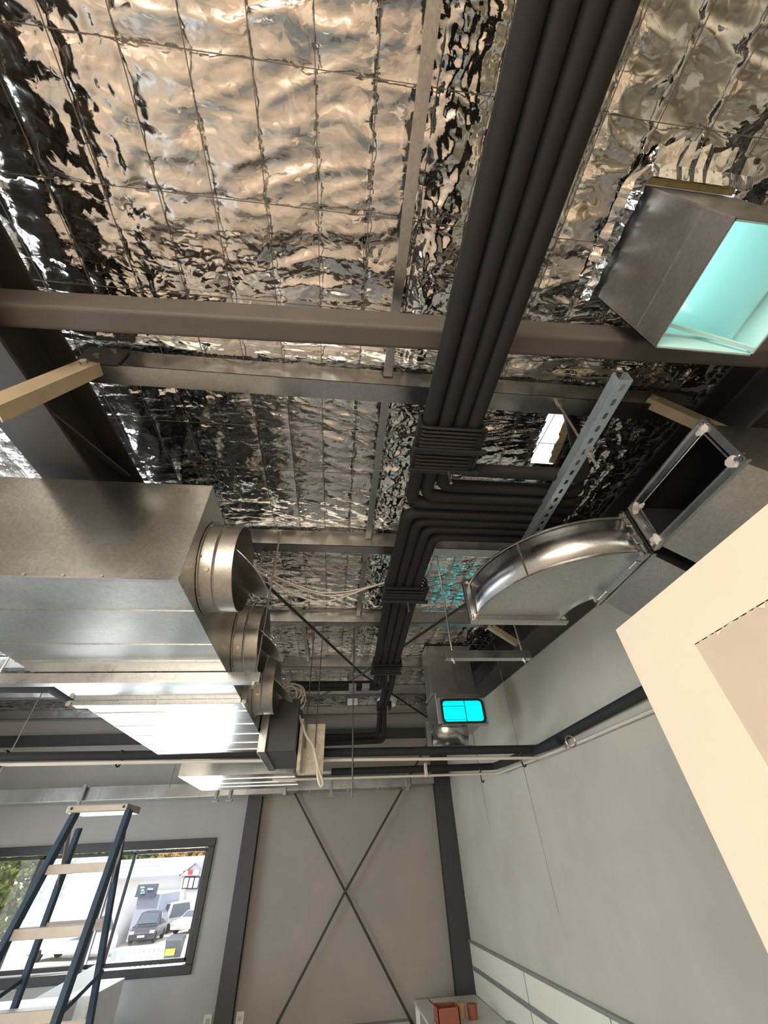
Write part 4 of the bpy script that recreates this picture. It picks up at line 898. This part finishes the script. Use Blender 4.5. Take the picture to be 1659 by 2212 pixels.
# vehicles
def vehicle(name, x, y, yaw, L, Wd, Hh, mbody, lab, van=False, cat='car'):
    """nose towards -y (the viewer) before yaw"""
    r = empty(name, (x, y, GZ), lab, cat); ca, sa = math.cos(yaw), math.sin(yaw)
    def T(p): return (x + p[0] * ca - p[1] * sa, y + p[0] * sa + p[1] * ca, GZ + p[2])
    if van: prof = [(-L / 2, .35), (-L / 2, .9), (-L / 2 + .35, 1.15), (-L / 2 + 1.0, Hh), (L / 2, Hh), (L / 2, .35)]
    else: prof = [(-L / 2, .3), (-L / 2 + .02, .65), (-L / 2 + .25, .85), (-L / 2 + 1.1, .98), (-L / 2 + 1.75, Hh), (L / 2 - .9, Hh), (L / 2 - .15, 1.0), (L / 2, .9), (L / 2, .3)]
    b = MB(); n = len(prof); vs = []
    for sx, k in ((-1, 0), (1, 0)):
        for (yy, zz) in prof:
            inn = .12 * max(0, (zz - .95)) / max(.1, Hh - .95) * 1.0; vs.append(T((sx * (Wd / 2 - inn * 1.3), yy, zz)))
    b.add(vs, [(i, (i + 1) % n, n + (i + 1) % n, n + i) for i in range(n)] + [tuple(range(n)), tuple(range(n, 2 * n))[::-1]])
    b.build('body', mbody, r, bevel=.06, seg=3)
    i0 = 3 if not van else 2
    (ya, za), (yb2, zb2) = prof[i0], prof[i0 + 1]
    def lerp(t): return ya + (yb2 - ya) * t, za + (zb2 - za) * t
    p0 = lerp(.12); p1 = lerp(.88)
    MB().add([T((-Wd * .40, p0[0] - .03, p0[1] + .03)), T((Wd * .40, p0[0] - .03, p0[1] + .03)), T((Wd * .34, p1[0] - .03, p1[1] + .03)), T((-Wd * .34, p1[0] - .03, p1[1] + .03))], [(0, 1, 2, 3)]).build('windscreen', M['cglass'], r, solid=.02)
    for s in (-1, 1):
        MB().add([T((s * (Wd / 2 + .01), ya + .35, 1.0)), T((s * (Wd / 2 + .01), L / 2 - .6, 1.0)), T((s * (Wd / 2 - .10), L / 2 - 1.0, Hh - .12)), T((s * (Wd / 2 - .10), yb2 + .1, Hh - .12))], [(0, 1, 2, 3)]).build('side_window', M['cglass'], r, solid=.03)
        MB().hexa([T((s * Wd * .40 - .16, -L / 2 - .02, .62)), T((s * Wd * .40 + .16, -L / 2 - .02, .62)), T((s * Wd * .40 + .16, -L / 2 + .2, .62)), T((s * Wd * .40 - .16, -L / 2 + .2, .62)), T((s * Wd * .40 - .16, -L / 2 + .02, .78)), T((s * Wd * .40 + .16, -L / 2 + .02, .78)), T((s * Wd * .40 + .16, -L / 2 + .2, .78)), T((s * Wd * .40 - .16, -L / 2 + .2, .78))]).build('headlight', M['white'], r)
        for yy in (-L / 2 + .8, L / 2 - .8): MB().tube([T((s * (Wd / 2 - .2), yy, .33)), T((s * (Wd / 2 + .02), yy, .33))], .33, 18).build('wheel', M['tyre'], r)
    MB().hexa([T((-.26, -L / 2 - .04, .42)), T((.26, -L / 2 - .04, .42)), T((.26, -L / 2 + .05, .42)), T((-.26, -L / 2 + .05, .42)), T((-.26, -L / 2 - .04, .54)), T((.26, -L / 2 - .04, .54)), T((.26, -L / 2 + .05, .54)), T((-.26, -L / 2 + .05, .54))]).build('plate', M['white'], r)
    return r
q = atZ((326, 2030), GZ); vehicle('suv', q[0], min(q[1] + 2.3, 49), .08, 4.5, 1.85, 1.75, M['cardark'], 'dark four-wheel drive parked beside the blue-grey wall')
q = atZ((388, 2017), GZ); vehicle('car', q[0] + .9, q[1] + 1.2, -.4, 4.5, 1.85, 1.45, M['carwhite'], 'white car parked right of the dark four-wheel drive')
q = atZ((355, 2010), GZ); vehicle('motorbike_car', q[0], min(q[1] + 3, 51.5), 0, 3.9, 1.2, 1.35, M['cardark'], 'narrow dark vehicle between the two parked cars').name = 'small_car'
q = atZ((418, 1990), GZ); vehicle('van', q[0], min(q[1] + 3, 56.0), -.3, 4.8, 1.9, 2.0, M['carwhite'], 'white van behind the white car by the far fence', van=True, cat='van')
q = atZ((150, 2072), GZ); vehicle('truck', q[0], min(q[1] + 2, 42.), 1.25, 5.2, 2.0, 2.1, M['carwhite'], 'white utility truck parked beyond the window, behind the ladder', van=True, cat='truck')
# bin and fence
q = atZ((366, 2080), GZ); s = q[1] / 39.
r = empty('wheelie_bin', tuple(q), 'grey wheelie bin with a yellow mark by the white fence', 'bin')
hb = Yq(366, 2032, q[1])[2]; wb = (Yq(386, 2050, q[1])[0] - Yq(352, 2050, q[1])[0]) / 2
MB().hexa([(q[0] - wb * .8, q[1], GZ), (q[0] + wb * .8, q[1], GZ), (q[0] + wb * .8, q[1] + .7, GZ), (q[0] - wb * .8, q[1] + .7, GZ), (q[0] - wb, q[1] - .1, hb), (q[0] + wb, q[1] - .1, hb), (q[0] + wb, q[1] + .8, hb), (q[0] - wb, q[1] + .8, hb)]).build('body', M['bin'], r)
MB().hexa([(q[0] - wb * 1.05, q[1] - .15, hb), (q[0] + wb * 1.05, q[1] - .15, hb), (q[0] + wb * 1.05, q[1] + .85, hb), (q[0] - wb * 1.05, q[1] + .85, hb), (q[0] - wb, q[1] - .1, hb + .08), (q[0] + wb, q[1] - .1, hb + .08), (q[0] + wb, q[1] + .8, hb + .2), (q[0] - wb, q[1] + .8, hb + .2)]).build('lid', M['bin'], r)
a = Yq(359, 2050, q[1] - .1); c = Yq(376, 2063, q[1] - .1); MB().box(a[0], c[0], q[1] - .16, q[1] - .10, c[2], a[2]).build('yellow_sticker', M['yellow'], r)
r = empty('picket_fence', tuple(atZ((310, 2088), GZ)), 'white picket fence left of the wheelie bin', 'fence')
yf = atZ((310, 2088), GZ)[1]; xa = Yq(268, 2070, yf)[0]; xb = Yq(350, 2070, yf)[0]; zt2 = Yq(310, 2046, yf)[2]
x = xa
while x < xb:
    MB().box(x, x + .13, yf, yf + .03, GZ, zt2).build('picket', M['render'], r); x += .28
o = MB().box(xa - 1, xb - .35, yf + .6, yf + .8, GZ, zt2 - .1).build('shade_wall', M['lilac']); tag(o, 'added low blue-grey wall standing in for the shade behind the picket fence', 'wall')  # added; its colour paints the lilac shade seen between pickets
MB().box(xa, xb, yf + .03, yf + .07, GZ + .3, GZ + .4).box(xa, xb, yf + .03, yf + .07, zt2 - .35, zt2 - .25).build('rail', M['render'], r)
# trees: crowns of many small leaf clusters round a trunk
def tree(x, y, zb_, zt_, rad, mleaf, lab, seed, n=420, lf=1.0):
    rr = random.Random(seed); r = empty('tree', (x, y, GZ), lab, 'tree', 'trees across the street')
    MB().tube([(x, y, GZ), (x + .1, y, zb_ + .5), (x, y, (zb_ + zt_) / 2)], [.28, .2, .08], 10).build('trunk', M['bark'], r, smooth=True)
    b = MB(); cz = (zb_ + zt_) / 2; hz = (zt_ - zb_) / 2
    for k in range(n):
        while True:
            u = np.array([rr.uniform(-1, 1) for _ in range(3)])
            if .35 < np.linalg.norm(u) < 1: break
        c = np.array([x, y, cz]) + u * np.array([rad, rad, hz]); s = rad * rr.uniform(.04, .09) * lf
        vs = []; 
        for j in range(6):
            d = np.array([(1, 0, 0), (-1, 0, 0), (0, 1, 0), (0, -1, 0), (0, 0, 1), (0, 0, -1)][j], float) + np.array([rr.uniform(-.5, .5) for _ in range(3)]); vs.append(c + d * s)
        b.add(vs, [(0, 2, 4), (2, 1, 4), (1, 3, 4), (3, 0, 4), (2, 0, 5), (1, 2, 5), (3, 1, 5), (0, 3, 5)])
    b.build('foliage', mleaf, r)
q = Yq(15, 1930, 34); tree(q[0], 34, -1.0, Yq(15, 1845, 34)[2] + 2.5, 3.0, M['leaf'], 'bushy green tree at the left edge of the window view', 1, 2600, .6)
for k, px_ in enumerate((20, 90, 160, 230, 300, 360, 420, 465)):
    q = Yq(px_, 1860, 84); tree(q[0], 84 + (k % 3) * 2, 0, q[2] + 3.0 + (k % 2), 5.5, M['leaf2'] if px_ > 415 else M['leaf'], ['tall green tree furthest left behind the white roof', 'green tree second from left behind the white roof', 'green tree behind the roof, seen through the ladder', 'green tree behind the roof beside the ladder', 'green tree behind the roof above the mullion', 'green tree behind the roof, above the dark signboard', 'autumn-brown tree behind the gable', 'autumn-brown tree right of the gable'][k], 20 + k, 1500, .8)

# small fittings on the far roof
q = atR((664, 1371), .03); o = MB().tube([q, q - np.array([0, 0, .02])], .045, 20).build('round_tag', M['tan'], smooth=True); tag(o, 'small round tan patch on the foil beside the brace rod', 'patch')
q = atY((762, 1514), 4.9); o = MB().box(q[0] - .06, q[0] + .06, 4.9, 4.97, q[2] - .03, q[2] + .03).build('junction_box', M['white'], bevel=.006); tag(o, 'small white box under the far roof beside the central rod', 'junction box')
q = atY((836, 1512), 4.9); o = MB().tube([q + np.array([.0, 0, .05]), q, q - np.array([0, 0, .06])], [.06, .12, .10], 20).build('bell_lamp', M['white'], smooth=True); tag(o, 'white round fitting half hidden behind the descending black pipes', 'fitting')
